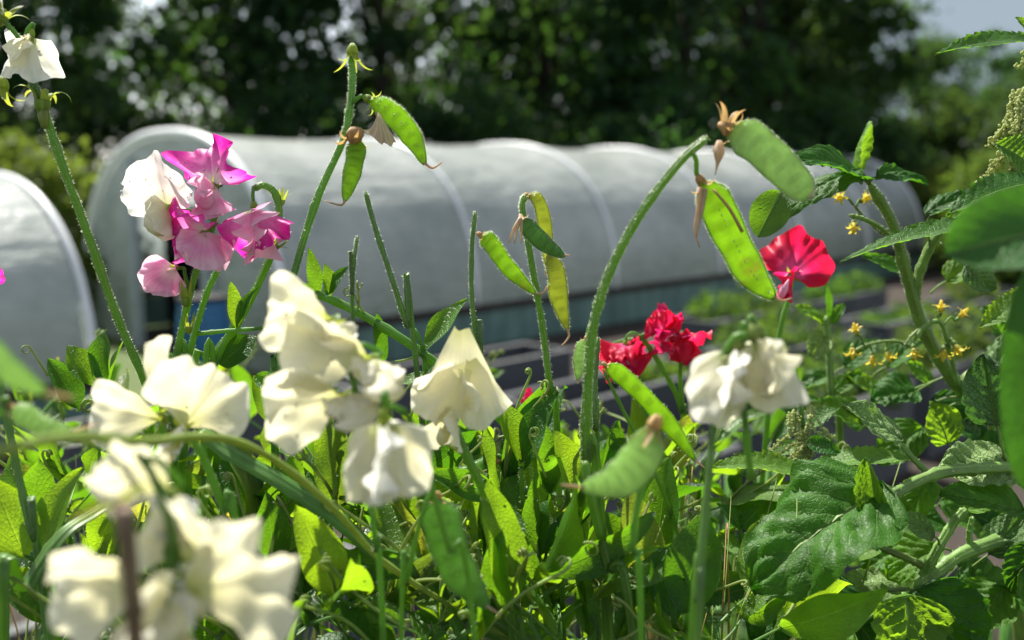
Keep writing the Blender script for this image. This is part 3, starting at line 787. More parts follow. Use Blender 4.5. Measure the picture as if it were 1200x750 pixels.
for i, (s, o, lab, rd, hg) in enumerate([(7.3, OB - .23, 'low green plant in the raised bed behind the tomato stem', .19, .12), (8.0, OB - .23, 'second low green plant in the raised bed behind the tomato stem, to the right', .19, .14),
        (6.6, OA - .23, 'bushy herb in the raised bed behind the big hanging pod', .2, .3), (8.4, OA - .23, 'green plant in the raised bed behind the red flower', .2, .22), (9.0, OA - .23, 'second green plant in the raised bed behind the red flower, farther right', .2, .28),
        (9.2, OB - .23, 'green plant in the raised bed at the far right of the middle row', .2, .35), (4.2, OC_ - .23, 'green plant in the near raised bed behind the nettle', .2, .3), (5.9, OC_ - .23, 'green plant in the near raised bed behind the tomato branches', .2, .35), (2.4, OC_ - .23, 'green plant in the near raised bed under the middle flowers', .2, .25), (5.4, OB - .23, 'bushy herb at the left end of the bed right of the crimson flower cluster', .24, .3), (6.0, OB - .23, 'bushy herb at the right end of the bed right of the crimson flower cluster', .24, .36), (7.2, OA - .23, 'bushy herb at the right end of the bed behind the big pod', .2, .34), (4.4, OB - .23, 'small herb in the bed just below the crimson flower cluster', .16, .16), (4.8, OC_ - .23, 'leafy plant at the right end of the near bed behind the nettle', .24, .4), (6.4, OC_ - .23, 'leafy plant at the right end of the near bed behind the tomato branches', .24, .4)]):
    tuft('bed_plant', lab, 'plant', AP(s, o, .36), rd, hg, 260, 'herb', 'young plants in the raised beds', .02, .07, 40 + i)

# ------------------------------------------------------------------ trees
def tree_mesh(seed, H, Rc, z0, nclump, nleaf, ls, mat, tr=0.18):
    r = np.random.default_rng(seed); V_ = []; cl = []
    for i in range(nclump):
        while True:
            p = r.uniform(-1, 1, 3)
            if np.linalg.norm(p) < 1: break
        p = p * (0.55 + .45 * np.linalg.norm(p)) / max(.25, np.linalg.norm(p)) * np.linalg.norm(p) ** .35
        prof = 1 - .45 * max(0, p[2])
        cl.append(np.array([p[0] * Rc * prof, p[1] * Rc * prof, z0 + (p[2] + 1) / 2 * (H - z0)]))
    cl = np.array(cl)
    cr = r.uniform(.45, .95, nclump) * Rc * .34
    ids = r.integers(0, nclump, nleaf)
    g = r.normal(0, .55, (nleaf, 3)); g[:, 2] *= .7
    pos = cl[ids] + g * cr[ids][:, None]
    d = r.normal(0, 1, (nleaf, 3)); d[:, 2] -= .25; d /= np.linalg.norm(d, axis=1)[:, None]
    e = np.cross(d, r.normal(0, 1, (nleaf, 3)) + np.array([0, 0, 1.2])); e /= np.linalg.norm(e, axis=1)[:, None]
    L = ls * r.uniform(.6, 1.3, nleaf)[:, None]; w = L * .36
    up = np.cross(e, d)
    v = np.stack([pos, pos + d * L * .45 - e * w + up * w * .25, pos + d * L, pos + d * L * .45 + e * w + up * w * .25], 1).reshape(-1, 3)
    me = bpy.data.meshes.new('crown'); f = np.arange(nleaf * 4).reshape(-1, 4)
    me.from_pydata(v.tolist(), [], f.tolist()); me.materials.append(M[mat]); me.update()
    mb = MB()
    lean = r.normal(0, .2, 2)
    tp = crom([np.array([0, 0, -.05]), np.array([lean[0] * .4, lean[1] * .4, H * .25]), np.array([lean[0], lean[1], H * .55]), np.array([lean[0] * .7, lean[1], H * .85])], 16)
    k = np.linspace(0, 1, 16); mb.tube(tp, tr * (1 - .85 * k) * (1 + .6 * np.exp(-k / .05)), 10)
    for i in r.choice(nclump, min(nclump, 26), replace=False):
        a = tp[int(np.clip((cl[i][2] / H) * 12, 3, 13))]; b = cl[i]
        mb.tube(crom([a - ZU * .2, a * .55 + b * .45 + ZU * .1, b], 7), np.linspace(tr * .35, tr * .06, 7), 6)
    tk = mb.build('trunk', 'bark'); tm = tk.data; bpy.data.objects.remove(tk)
    return me, tm
PROTO = [tree_mesh(1, 9.0, 2.7, 1.2, 46, 9500, .22, 'crown'), tree_mesh(2, 8.0, 3.0, 0.6, 44, 9500, .22, 'crown'), tree_mesh(3, 10.5, 2.5, 1.4, 48, 9500, .21, 'crown')]
SPARSE = tree_mesh(4, 9.0, 3.0, 1.0, 70, 6500, .2, 'crown')
def tree(k, x, y, sc, rz, label, mesh=None, name='tree', cat='tree', group='dark trees behind the tunnel'):
    t = thing(name, label, cat, (x, y, 0), group); t.rotation_euler = (0, 0, rz); t.scale = (sc, sc, sc)
    cm, tm = mesh or PROTO[k]
    for nm, me in (('crown', cm), ('trunk', tm)):
        o = bpy.data.objects.new(nm, me); COL.objects.link(o); o.parent = t
    return t
TREES = [(0, -12.2, 19, 1.0, .3, 'dark tree at the far left above the lower tunnel'), (2, -9.4, 19, 1.0, 1.3, 'tall dark tree behind the white flower at the left edge'),
         (1, -5.4, 19.5, 1.05, 2.0, 'dark tree rising behind the pink and white flower head'), (2, -2.4, 18.6, .95, 4.0, 'dark tree directly behind the tall stalk with two pods'),
         (0, .9, 20.5, 1.0, 5.2, 'dark tree just right of the bright gap of sky'), (1, 3.4, 21, 1.15, .8, 'broad dark tree behind the thin pods in the middle'),
         (2, 5.6, 24.5, .98, 2.6, 'tall dark tree behind the top of the bent stalk'), (1, 7.2, 26, 1.02, 3.5, 'rounded tree with the sky to its right'),
         (1, 12.2, 30, .71, 1.1, 'lower rounded tree under the open sky'), (0, 18.0, 38, .76, 4.4, 'distant tree under the sky left of the nettle'), (1, 22.5, 44, .9, 5.6, 'distant tree at the right edge under the sky'), (1, 15.8, 30, .66, .2, 'small dark tree behind the yellow green bush')]
for a in TREES: tree(*a)
BACK = [(-15, 25), (-11, 26), (-7.6, 27), (-2.6, 27), (.6, 27), (3.4, 28), (6.2, 28), (8.6, 31)]
BL = ['at the far left', 'second from the left', 'third from the left', 'just left of the bright gap of sky', 'behind the bright gap of sky', 'right of the bright gap of sky', 'third from the right', 'rightmost']
for i, ((x, y), l) in enumerate(zip(BACK, BL)):
    tree((i * 2 + 1) % 3, x, y, .8, i * 1.7, mesh=SPARSE, label='second row tree behind the dark trees, ' + l, group='trees of the second row')
HM = tree_mesh(7, 3.0, 1.7, .0, 60, 9000, .13, 'crown', .08)
for i, (x, y) in enumerate([(-9.5, 15), (-6.6, 15.6), (-3.4, 16), (-.4, 16.6), (2.6, 17.2), (5.6, 18), (8.6, 19.5), (12, 21.5)]):
    tree(0, x, y, 1.0, i * 2.1, 'dark shrub behind the tunnel, ' + ['at its left end', 'second from the left', 'third from the left', 'fourth from the left', 'fifth from the left', 'third from the right', 'second from the right', 'at its far right end'][i], HM, 'shrub', 'shrub', 'dark shrubs along the back of the tunnel')
BM = tree_mesh(8, 1.9, 1.05, .0, 46, 8000, .1, 'bush', .04)
for x, y, s, l in [(6.9, 14.0, 1.0, 'yellow green bush lit by the sun at the right of the tunnel'), (8.6, 15.4, 1.15, 'yellow green bush farther right, behind the nettle'), (7.3, 16.6, .9, 'small yellow green bush by the far end of the tunnel'),
                   (-4.8, 9.9, 1.0, 'yellow green bush between the two tunnels'), (-8.2, 11.8, 1.3, 'yellow green bush at the left behind the lower tunnel')]:
    tree(0, x, y, s, x, l, BM, 'bush', 'bush', 'yellow green bushes')

# ------------------------------------------------------------------ sky and sun
w = bpy.data.worlds.new('World'); SC.world = w; w.use_nodes = True
nt = w.node_tree; bg = nt.nodes['Background']
sky = nt.nodes.new('ShaderNodeTexSky'); sky.sky_type = 'NISHITA'; sky.sun_disc = False
EL, AZ = math.radians(56), math.radians(-34)            # sun ahead of the camera, to the left
sky.sun_elevation = EL; sky.sun_rotation = AZ
sky.air_density = 1.0; sky.dust_density = 0.7; sky.ozone_density = 1.0
wd = coords(nt, 'Generated')
dt = nt.nodes.new('ShaderNodeVectorMath'); dt.operation = 'DOT_PRODUCT'; nt.links.new(wd, dt.inputs[0]); dt.inputs[1].default_value = tuple(nrm(np.array([.5, .84, .2])))
cl = mapr(nt, math_(nt, 'ADD', dt.outputs['Value'], math_(nt, 'MULTIPLY', noise(nt, 4, 5, wd), .12)), .93, 1.02, 0, .95)      # a grey cloud over the trees at the right
hs = nt.nodes.new('ShaderNodeHueSaturation'); hs.inputs['Saturation'].default_value = 0.42; nt.links.new(sky.outputs[0], hs.inputs['Color']); nt.links.new(mix(nt, cl, hs.outputs[0], (1.65, 2.05, 2.4)), bg.inputs[0]); bg.inputs[1].default_value = 0.085
sd = bpy.data.lights.new('sun', 'SUN'); so = bpy.data.objects.new('sun', sd); COL.objects.link(so)
sd.energy = 5.0; sd.angle = math.radians(0.5); sd.color = (1.0, 0.95, 0.86)
S = Vector((math.sin(AZ) * math.cos(EL), math.cos(AZ) * math.cos(EL), math.sin(EL)))
so.rotation_euler = (-S).to_track_quat('-Z', 'Y').to_euler(); so.location = (0, 0, 20)
SC.view_settings.view_transform = 'Standard'; SC.view_settings.look = 'None'
SC.view_settings.exposure = 1.35; SC.view_settings.gamma = 1.0
SC.cycles.use_denoising = True
SC.cycles.max_bounces = 8; SC.cycles.transparent_max_bounces = 8; SC.cycles.transmission_bounces = 6
SC.cycles.sample_clamp_indirect = 6.0
SC.cycles.caustics_refractive = False; SC.cycles.caustics_reflective = False
# ================================================================== FOREGROUND: sweet peas
def plant(name, label, cat, px, py, d, group=None):
    o = P(px, py, d); return thing(name, label, cat, np.array([o[0], o[1] + .12, .36]), group)
PEAS = 'sweet pea stalks in the foreground'
def sp(label, px, py, d): return plant('sweet_pea', label, 'sweet pea', px, py, d, PEAS)

# the near raised bed the plants grow in
raised_bed_near = raised_bed('wide raised bed under the camera that the sweet peas and tomatoes grow in', -1.4, 0.55, 4.2, 1.75, 0.42)

# -- pink and white flower head
t = sp('tall stalk carrying the pink and white flower head', 200, 440, .54)
_, c1 = stalk(t, [(190, 520, .56), (205, 427, .54), (218, 365, .53), (230, 318, .525), (250, 262, .52), (252, 235, .52)], 9, hair=200)
_, c2 = stalk(t, [(205, 500, .55), (222, 415, .54), (240, 350, .53), (254, 318, .525), (268, 290, .525), (262, 268, .52)], 8, hair=150)
_, c3 = stalk(t, [(215, 520, .56), (250, 421, .55), (275, 385, .545), (302, 334, .54), (322, 287, .535), (327, 250, .53), (322, 226, .528), (308, 217, .526), (297, 222, .525)], 9, hair=180)
flower(t, 196, 244, .515, 62, (-.28, 1, .1), (-.35, -.25, .9), 'white', 'cream', curl=.5, nod=.4, ruf=.1, frm=c1[-8], drops=40, wscale=.68)
flower(t, 250, 217, .52, 54, (-.12, 1, -.1), (-.35, -.25, .9), 'pink', 'pale_pink', curl=-.35, nod=-.4, ruf=.34, frm=c1[-3], drops=40, wscale=.8)
flower(t, 240, 272, .515, 46, (-.75, .55, .25), (-.35, -.75, .6), 'pink', 'pale_pink', curl=.6, nod=.3, ruf=.2, frm=c2[-2], wscale=1.1, drops=20)
flower(t, 298, 244, .52, 56, (.15, -1, .25), (0, -.35, -.9), 'pink', 'pale_pink', curl=.6, nod=.3, ruf=.36, th=1.5, hang=True, frm=c3[-1], wscale=1.0, drops=20)
flower(t, 205, 314, .52, 38, (-.05, 1, -.1), (-1, -.1, .35), 'pink', 'pale_pink', curl=-.7, nod=-.6, ruf=.2, frm=c1[-16], wscale=1.1)
flower(t, 222, 266, .523, 34, (-.85, .4, .3), (-.5, -.3, .8), 'pink', 'pink', curl=.4, nod=.3, ruf=.36, frm=c1[-6], wscale=.9, crm=.06)
mb = MB(); calyx(mb, P(218, 352, .52), V(0, 1, .1), .010, -.25); mb.build('bud', 'sepal', t)
mb = MB(); calyx(mb, P(221, 385, .522), V(.1, 1, .1), .008, -.2); mb.build('bud', 'sepal', t)
mb = MB(); calyx(mb, P(330, 236, .53), V(.2, 1, .1), .007, -.2); mb.build('bud', 'sepal', t)
mb = MB(); calyx(mb, P(322, 290, .53), V(.6, .5, .4), .008, .1); mb.build('bud', 'sepal', t)

# -- tall stalk at the left edge
t = sp('tall bristly stalk at the left edge with a hanging white flower', 160, 470, .55)
_, c = stalk(t, [(215, 540, .57), (176, 458, .54), (140, 378, .53), (105, 280, .52), (72, 190, .51), (50, 125, .505), (36, 92, .5)], 9.5, hair=700, taper=.9)
_, c2 = stalk(t, [(50, 125, .505), (38, 90, .5), (22, 45, .498), (-12, 8, .495)], 6, hair=60, down=False)
flower(t, 36, 42, .5, 56, (-.2, -1, .15), (-.1, -.3, -.9), 'white', 'cream', curl=1.7, nod=.5, ruf=.2, th=1.6, hang=True, frm=c2[16], wscale=.8, drops=15)
for q, ax, sz, rf in ((P(50, 122, .503), V(.1, 1, .1), .015, .95), (P(2, 100, .5), V(0, -1, .1), .013, .5), (P(2, 22, .497), V(.6, .8, .1), .012, .5)):
    mb = MB(); calyx(mb, q, ax, sz, rf); mb.build('calyx', 'sepal', t)
mb = MB(); mb.tube(np.array([P(52, 150, .503), P(51, 135, .503), P(51, 118, .503)]), [.0016, .0028, .0015], 8); mb.build('bud', 'stem_pale', t)
flower(t, 4, 12, .497, 24, (0, 1, .1), (-.6, -.2, .4), 'white', 'white', curl=.6, nod=.3, ruf=.08)

# -- centre stalk with two pods
t = sp('tall hairy stalk in front of the tunnel with two short green pods at its top', 325, 440, .53)
_, c = stalk(t, [(322, 520, .54), (325, 440, .53), (333, 370, .525), (347, 312, .52), (372, 232, .52), (402, 165, .518), (410, 125, .516), (413, 90, .515), (411, 66, .514)], 8.5, hair=1000, taper=.85)
mb = MB(); calyx(mb, P(413, 60, .513), V(0, -1, .1), .0115, .5); mb.build('calyx', 'sepal', t)
mb = MB(); calyx(mb, P(413, 158, .515), V(-.1, -.6, .2), .0125, .9); mb.tube(crom([P(413, 150, .513), P(416, 160, .512), P(411, 168, .513)], 6), [.002, .0045, .005, .004, .003, .001], 8); mb.build('calyx', 'tan', t)
pod(t, [(433, 117, .513), (452, 127, .511), (472, 146, .51), (487, 168, .51), (498, 193, .51)], 24, hair=420, cal='sepal', csize=20, tip=[(506, 197, .51), (513, 194, .51), (518, 190, .51)], pedfrom=c[-9], drops=8)
mb = MB(); fanO = P(443, 130, .508)
fan(mb, fanO, V(1, 0, .2), V(.15, -1, .1), V(-.2, 0, 1), .0175, -.35, .45, lambda q: 1 + 0 * q, .5, .5, .25, nr=8, nt=12); mb.build('withered_petal', 'straw', t)
pod(t, [(416, 163, .514), (417, 180, .513), (412, 205, .513), (404, 236, .513)], 21, hair=300, csize=15, tip=[(401, 240, .513), (392, 239, .513), (380, 235, .513)])

# -- thin bare stalks
def bare(label, pts, w, hair=160, d=True, mat='stem_blue'):
    t = sp(label, *pts[0][:2], pts[0][2]); stalk(t, pts, w, mat=mat, hair=hair, taper=.8); return t
bare('thin bare stalk leaning left in front of the white hoop', [(486, 410, .54), (478, 385, .535), (462, 335, .53), (440, 268, .53), (428, 224, .53)], 7, 260)
bare('thin bare stalk just left of the thin pods, ending without a flower', [(566, 470, .54), (560, 412, .535), (553, 350, .53), (553, 290, .53), (557, 247, .53)], 6.5, 240)
bare('short thin stalk right of the tall stalk with two pods', [(414, 390, .54), (413, 345, .535), (415, 305, .53), (419, 276, .53)], 5, 140)

# -- stalk with thin pods
t = sp('thin stalk hung with four narrow half ripe pods in the middle', 648, 480, .54)
_, c = stalk(t, [(655, 560, .55), (645, 462, .535), (636, 385, .53), (625, 320, .525), (616, 268, .522), (612, 240, .52), (617, 228, .519)], 8, hair=520, taper=.85)
pod(t, [(619, 229, .519), (630, 234, .518), (637, 255, .518), (641, 290, .518), (640, 312, .519)], 15, 'pod_brown', hair=150, csize=9)
pod(t, [(612, 256, .516), (622, 270, .514), (640, 287, .513), (662, 301, .513)], 19, 'pod_dark', hair=260, csize=11, tip=[(668, 299, .513)], cal='straw')
pod(t, [(643, 298, .517), (652, 320, .516), (655, 350, .516), (665, 387, .516)], 20, 'pod_brown', hair=240, csize=9, tip=[(667, 393, .516), (663, 400, .516), (658, 405, .516)], peas=7)
pod(t, [(564, 276, .522), (575, 285, .521), (596, 314, .52), (628, 345, .52)], 19, 'pod', hair=280, csize=12, tip=[(636, 344, .52), (641, 336, .52), (645, 333, .52)])
mb = MB()
for dx in (-6, -2, 3): mb.tube(crom([P(611, 254, .515), P(608 + dx, 268, .513), P(606 + dx * 1.6, 285, .514)], 7), np.linspace(.0012, .0003, 7), 6)
mb.build('withered_petal', 'straw', t)

# -- big bent stalk with two broad pods
t = sp('thick bent stalk with two broad flat pods hanging from its tip', 688, 540, .47)
_, c = stalk(t, [(705, 620, .48), (687, 540, .47), (688, 470, .465), (694, 390, .46), (712, 325, .455), (748, 255, .45), (795, 192, .447), (830, 160, .445)], 13, hair=900, taper=.6, n=40)
pod(t, [(852, 150, .445), (880, 164, .442), (912, 192, .44), (938, 220, .438), (948, 234, .438)], 41, 'pod_pale', thick=.22, hair=450, csize=26, tip=[(952, 228, .437), (955, 215, .437)], face=FW + RT * .25)
pod(t, [(822, 213, .455), (838, 238, .455), (858, 280, .456), (882, 322, .458), (908, 350, .46)], 40, 'pod', thick=.2, hair=900, csize=22, tip=[(918, 352, .46), (928, 349, .46)], pedfrom=c[-5], drops=20)
mb = MB()
for q in [[(820, 220, .453), (818, 245, .452), (814, 270, .452), (820, 290, .452)], [(826, 222, .453), (822, 250, .451), (816, 278, .451)]]: mb.tube(crom([P(*z) for z in q], 9), np.linspace(.0014, .0003, 9), 6)
mb.tube(crom([P(843, 165, .443), P(842, 185, .442), P(838, 205, .442)], 9), np.array([.0012, .002, .0026, .0024, .0018, .001, .0006, .0004, .0002]), 8)
mb.build('withered_petal', 'straw', t)
mb = MB(); mb.tube(crom([P(836, 222, .452), P(855, 245, .45), P(870, 272, .45)], 9), np.linspace(.0006, .0009, 9), 6); mb.build('withered_petal', 'tan', t)
mb = MB(); calyx(mb, P(852, 148, .444), V(.1, .9, .2), .012, .3, lobes=4); mb.build('calyx', 'tan', t)

bare('thin straight stalk just right of the base of the thick bent stalk', [(700, 560, .55), (698, 500, .53), (697, 450, .53), (701, 395, .53)], 7, 200)
t = sp('short stalk with a small pale pod beside the thick bent stalk', 690, 500, .55)
_, c = stalk(t, [(700, 540, .55), (694, 460, .54), (688, 400, .535), (690, 382, .535)], 5)
pod(t, [(686, 398, .53), (681, 415, .53), (677, 446, .53)], 15, 'pod_pale', hair=90, csize=9, tip=[(677, 450, .53)])

# -- crimson flowers
t = sp('slender stalk topped by one bright crimson flower beside the tomato', 905, 480, .64)
_, c = stalk(t, [(895, 540, .66), (912, 400, .64), (924, 350, .635), (927, 328, .63), (924, 312, .628)], 7)
flower(t, 926, 324, .62, 54, (.45, 1, 0), (-.3, -.1, .95), 'crimson', 'rose', curl=-.2, nod=-.15, ruf=.26, th=1.75, crm=.07, frm=c[-2], wscale=.62, drops=0)
t = sp('stalk with a ruffled crimson flower head seen from behind, above the dark beds', 760, 500, .66)
_, c = stalk(t, [(800, 560, .68), (798, 480, .665), (775, 430, .655), (757, 402, .65), (748, 392, .65)], 7)
_, cB = stalk(t, [(800, 480, .665), (797, 440, .66), (800, 415, .655)], 6, down=False)
flower(t, 732, 404, .65, 38, (-.6, .3, .6), (-.15, -1, -.1), 'crimson', 'rose', curl=.9, nod=.6, ruf=.36, crm=.08, frm=c[-2], drops=14, wscale=.95)
flower(t, 722, 410, .66, 30, (.5, .5, .7), (.3, -.9, .1), 'crimson', 'crimson', curl=.5, nod=.3, ruf=.24, frm=c[-6], wscale=.9)
flower(t, 776, 390, .65, 27, (.1, 1, .3), (-.2, -.5, .8), 'crimson', 'rose', curl=-.5, nod=-.8, ruf=.4, crm=.08, frm=c[-3], drops=14, wscale=1.0)
flower(t, 802, 396, .655, 32, (.5, -.5, .5), (.2, -.9, .3), 'crimson', 'crimson', curl=.6, nod=.3, ruf=.2, frm=cB[-1], wscale=.95)
flower(t, 730, 424, .655, 28, (-.2, -.6, .8), (-.3, -.6, .7), 'crimson', 'crimson', curl=.5, nod=.4, ruf=.42, frm=c[-5], wscale=1.0, crm=.09)
flower(t, 788, 384, .655, 26, (-.7, .7, .3), (-.2, -.3, .9), 'rose', 'crimson', curl=.4, nod=.4, ruf=.42, frm=c[-4], wscale=1.0, crm=.09)
t = sp('small crimson bud low behind the pale leaf pair', 630, 540, .66)
_, c = stalk(t, [(640, 560, .68), (632, 500, .665), (626, 478, .66)], 5)
flower(t, 625, 474, .655, 20, (.2, 1, .3), (-.6, -.2, .6), 'crimson', 'rose', curl=.5, nod=.4, ruf=.2, frm=c[-1])
t = sp('pink flower just entering the left edge', -30, 480, .55)
_, c = stalk(t, [(-40, 520, .57), (-26, 400, .55), (-22, 350, .55)], 7)
flower(t, -20, 335, .55, 32, (.5, .3, .6), (.7, -.3, .5), 'pink', 'pale_pink', curl=.6, nod=.3, ruf=.15, frm=c[-1])

# -- cream flowers near the lens
t = sp('stalk with a cluster of three cream flowers left of the middle', 420, 600, .37)
_, c = stalk(t, [(450, 760, .4), (440, 640, .385), (430, 540, .375), (420, 470, .37), (408, 432, .37), (398, 400, .37)], 8, hair=100)
flower(t, 388, 378, .37, 82, (-.9, .28, .15), (-.1, -.4, .85), 'cream', 'cream', curl=1.1, nod=.5, ruf=.16, th=.98, frm=c[-3], wscale=.5, drops=12, crm=.06)
flower(t, 436, 424, .365, 102, (-.92, .32, .1), (-.1, -.4, .85), 'cream', 'cream', curl=1.1, nod=.5, ruf=.16, th=.92, frm=c[-5], wscale=.5, drops=12, crm=.06)
flower(t, 406, 466, .365, 102, (-1, -.12, .1), (-.1, -.4, .85), 'cream', 'cream', curl=1.1, nod=.5, ruf=.16, th=.95, frm=c[-9], wscale=.5, drops=12, csize=.24, crm=.06)
t = sp('blurred stalk with one cream flower hanging mouth down in the lower middle', 455, 700, .33)
_, c = stalk(t, [(560, 780, .38), (525, 640, .365), (486, 505, .355), (466, 478, .345), (452, 478, .337)], 7)
flower(t, 450, 492, .33, 104, (.05, -1, .2), (0, -.25, -.9), 'cream', 'white', curl=2.0, nod=.4, ruf=.17, th=1.55, hang=True, frm=c[-2], wscale=.95, csize=.26)
t = sp('stalk with an upright pointed cream flower in the middle of the photo', 560, 640, .45)
_, c = stalk(t, [(600, 720, .48), (575, 600, .46), (545, 530, .45), (527, 488, .445)], 12, hair=120)
fl = flower(t, 530, 486, .44, 60, (.1, 1, .2), (-.3, -.25, .9), 'cream', 'cream', curl=.9, nod=.4, ruf=.1, frm=c[-2], wscale=.8, spread=.9, th=1.2, csize=.3)
for apx, apy, dd, dirv, Rr, th_, cv in ((541, 384, .438, (-.02, -1, .05), 112, .47, 1.6), (548, 430, .432, (-.75, -.8, .1), 84, .5, 1.2), (552, 420, .436, (.25, -1, .1), 84, .42, 1.2)):
    mb = MB(); Yd = V(*dirv); Zd = nrm(-FW - Yd * np.dot(-FW, Yd)); s_ = Rr * dd / F
    fan(mb, P(apx, apy, dd) - Yd * s_ * .16, np.cross(Yd, Zd), Yd, -Zd, s_, -th_, th_, lambda q: 1.1 - .12 * (q / .5) ** 2 + .05 * np.sin(9 * q), cv, .25, .13, nr=26, nt=40, crease=.03, r0=.17)
    mb.build('standard_petal' if apx == 541 else 'wing_petal', 'cream', fl)
t = sp('stalk with two cream flowers nodding in front of the crimson ones', 820, 700, .37)
_, c = stalk(t, [(808, 780, .39), (820, 660, .375), (834, 520, .365), (845, 430, .36), (858, 398, .358), (874, 392, .357), (885, 402, .357)], 8)
_, c2 = stalk(t, [(880, 560, .37), (872, 480, .365), (866, 420, .36), (872, 396, .358)], 9, down=False)
flower(t, 862, 408, .36, 96, (-.3, -1, .2), (-.1, -.3, -.9), 'cream', 'white', curl=2.7, nod=.5, ruf=.16, th=1.35, hang=True, crm=.06, frm=c[-4], wscale=.8, sep='stem_pale', csize=.4)
flower(t, 888, 394, .355, 88, (.35, -1, .2), (.1, -.3, -.9), 'cream', 'cream', curl=2.7, nod=.5, ruf=.16, th=1.35, hang=True, crm=.06, frm=c[-2], wscale=.85, sep='stem_pale', csize=.4)
t = sp('stalk with an open cream flower spread like wings at the left', 250, 640, .4)
_, c = stalk(t, [(290, 700, .42), (262, 600, .41), (235, 530, .4), (212, 505, .395), (202, 500, .392)], 9, hair=80)
flower(t, 212, 504, .388, 96, (.5, .8, .15), (.1, -.3, .9), 'cream', 'white', curl=.9, nod=.35, ruf=.12, frm=c[-3], wscale=.42, drops=16, th=1.05, crm=.05)
flower(t, 192, 492, .392, 88, (-1, .18, .1), (-.1, -.3, .9), 'cream', 'cream', curl=.9, nod=.3, ruf=.1, frm=c[-1], wings=False, th=.72, csize=.2, crm=.05)
flower(t, 190, 484, .395, 88, (-.14, 1, .05), (.75, .1, .45), 'cream', 'cream', curl=1.2, nod=.25, ruf=.05, wings=False, th=.34, csize=.15)
t = sp('big blurred cluster of cream flowers at the lower left, nearest the lens', 190, 800, .27)
_, c = stalk(t, [(185, 840, .28), (188, 760, .275), (195, 690, .272), (200, 620, .27), (180, 560, .27), (160, 530, .27)], 12)
flower(t, 200, 580, .285, 98, (-.75, .62, .2), (-.1, -.4, .9), 'cream', 'white', curl=1.0, nod=.5, ruf=.16, frm=c[-3], wscale=.5, th=1.0, crm=.06)
flower(t, 226, 660, .28, 92, (-.35, .9, .2), (.2, -.4, .85), 'cream', 'white', curl=1.1, nod=.5, ruf=.16, frm=c[-7], wscale=.5, th=.9, crm=.06)
flower(t, 208, 694, .27, 142, (.97, .22, .15), (.1, -.4, .9), 'cream', 'white', curl=1.0, nod=.35, ruf=.16, frm=c[-12], wscale=.5, th=.92, crm=.07)
flower(t, 180, 692, .268, 122, (-.97, .1, .15), (-.1, -.4, .9), 'cream', 'white', curl=1.0, nod=.35, ruf=.16, frm=c[-15], wscale=.45, th=.85, crm=.07)
flower(t, 192, 700, .262, 100, (-.1, -1, .15), (0, -.4, .9), 'cream', 'cream', curl=1.2, nod=.4, ruf=.16, frm=c[-20], wscale=.5, th=.95, crm=.07)
t = thing('dry_stem', 'blurred dry brown stem with a withered yellow leaf across the lowest cream flowers', 'dry stem', np.array([*P(155, 760, .23)[:2], .36]))
stalk(t, [(162, 790, .235), (157, 720, .23), (150, 650, .23), (140, 585, .23)], 19, mat='dry', taper=.9)
hleaf(t, (138, 592), (82, 612), 24, .232, (.3, .8, .4), mat='pea_yellow', fold=.6); hleaf(t, (138, 592), (175, 566), 20, .23, (-.3, .8, .4), mat='pea_yellow', fold=.6)

# -- blurred pods and arching stems at the left
t = sp('very blurred yellow green pods at the left edge close to the lens', -20, 700, .26)
_, c = stalk(t, [(-60, 780, .27), (-50, 600, .25), (-45, 480, .245), (-40, 420, .24)], 12)
pod(t, [(-30, 395, .235), (-5, 420, .237), (20, 442, .24), (55, 462, .245)], 30, 'pod_pale', thick=.5, hair=0, csize=22, pedfrom=c[-1])
t = sp('blurred plump green pod at the left, tip turned to the cream flowers', -20, 760, .34)
_, c = stalk(t, [(-40, 760, .35), (-20, 600, .34), (-6, 500, .335), (5, 476, .335)], 8)
pod(t, [(14, 478, .335), (35, 490, .335), (60, 505, .335), (86, 506, .336)], 26, 'pod_pale', thick=.6, hair=60, csize=15, pedfrom=c[-1])
t = sp('blurred pale shoot reaching in from the left edge below the pods', -60, 620, .22)
stalk(t, [(-90, 560, .21), (0, 528, .23), (90, 512, .26), (170, 518, .3), (232, 512, .34), (285, 520, .36), (340, 552, .38), (395, 600, .4), (445, 655, .43), (520, 705, .46), (600, 750, .5)], 17, mat='stem_pale', taper=.75, n=50, down=False)
t = sp('broad winged stem sloping down to the right behind the cream flowers', 300, 540, .45)
stalk(t, [(560, 800, .5), (430, 640, .46), (340, 572, .45), (262, 527, .45), (235, 505, .45)], 22, mat='stem', taper=.7, flat=.25, n=30, side=UPV)
t = sp('broad winged stem rising from the lower left corner', 0, 760, .42)
stalk(t, [(0, 760, .42), (30, 690, .43), (75, 625, .44), (125, 590, .46), (180, 520, .48)], 26, mat='stem', taper=.6, flat=.25, n=30, side=UPV - RT)
t = sp('thin stalk at the left edge under the blurred pods', 10, 640, .45)
stalk(t, [(48, 680, .46), (38, 630, .45), (18, 540, .45), (4, 470, .45), (-6, 420, .45)], 9, mat='stem_blue', hair=60)
t = sp('vine running down to the right from the pink flower head to the upright cream flower', 400, 370, .55)
stalk(t, [(700, 600, .62), (610, 512, .58), (545, 455, .56), (490, 410, .55), (430, 372, .55), (385, 350, .55), (345, 338, .55)], 10, hair=60, n=36, down=False)
hleaf(t, (372, 350), (362, 290), 20, .55, (.4, .3, .8)); hleaf(t, (380, 348), (408, 312), 22, .55, (-.4, .4, .8))
hleaf(t, (388, 346), (380, 308), 22, .55, (.6, .3, .6)); hleaf(t, (372, 350), (345, 330), 16, .55)
for a, b in (((430, 372), (-.3, 1, .2)), ((418, 365), (.1, 1, .3)), ((495, 412), (-.8, -.2, .3)), ((520, 440), (-.5, -.7, .4))): tendril(t, P(*a, .55), V(*b), .022, .003, 1.4)
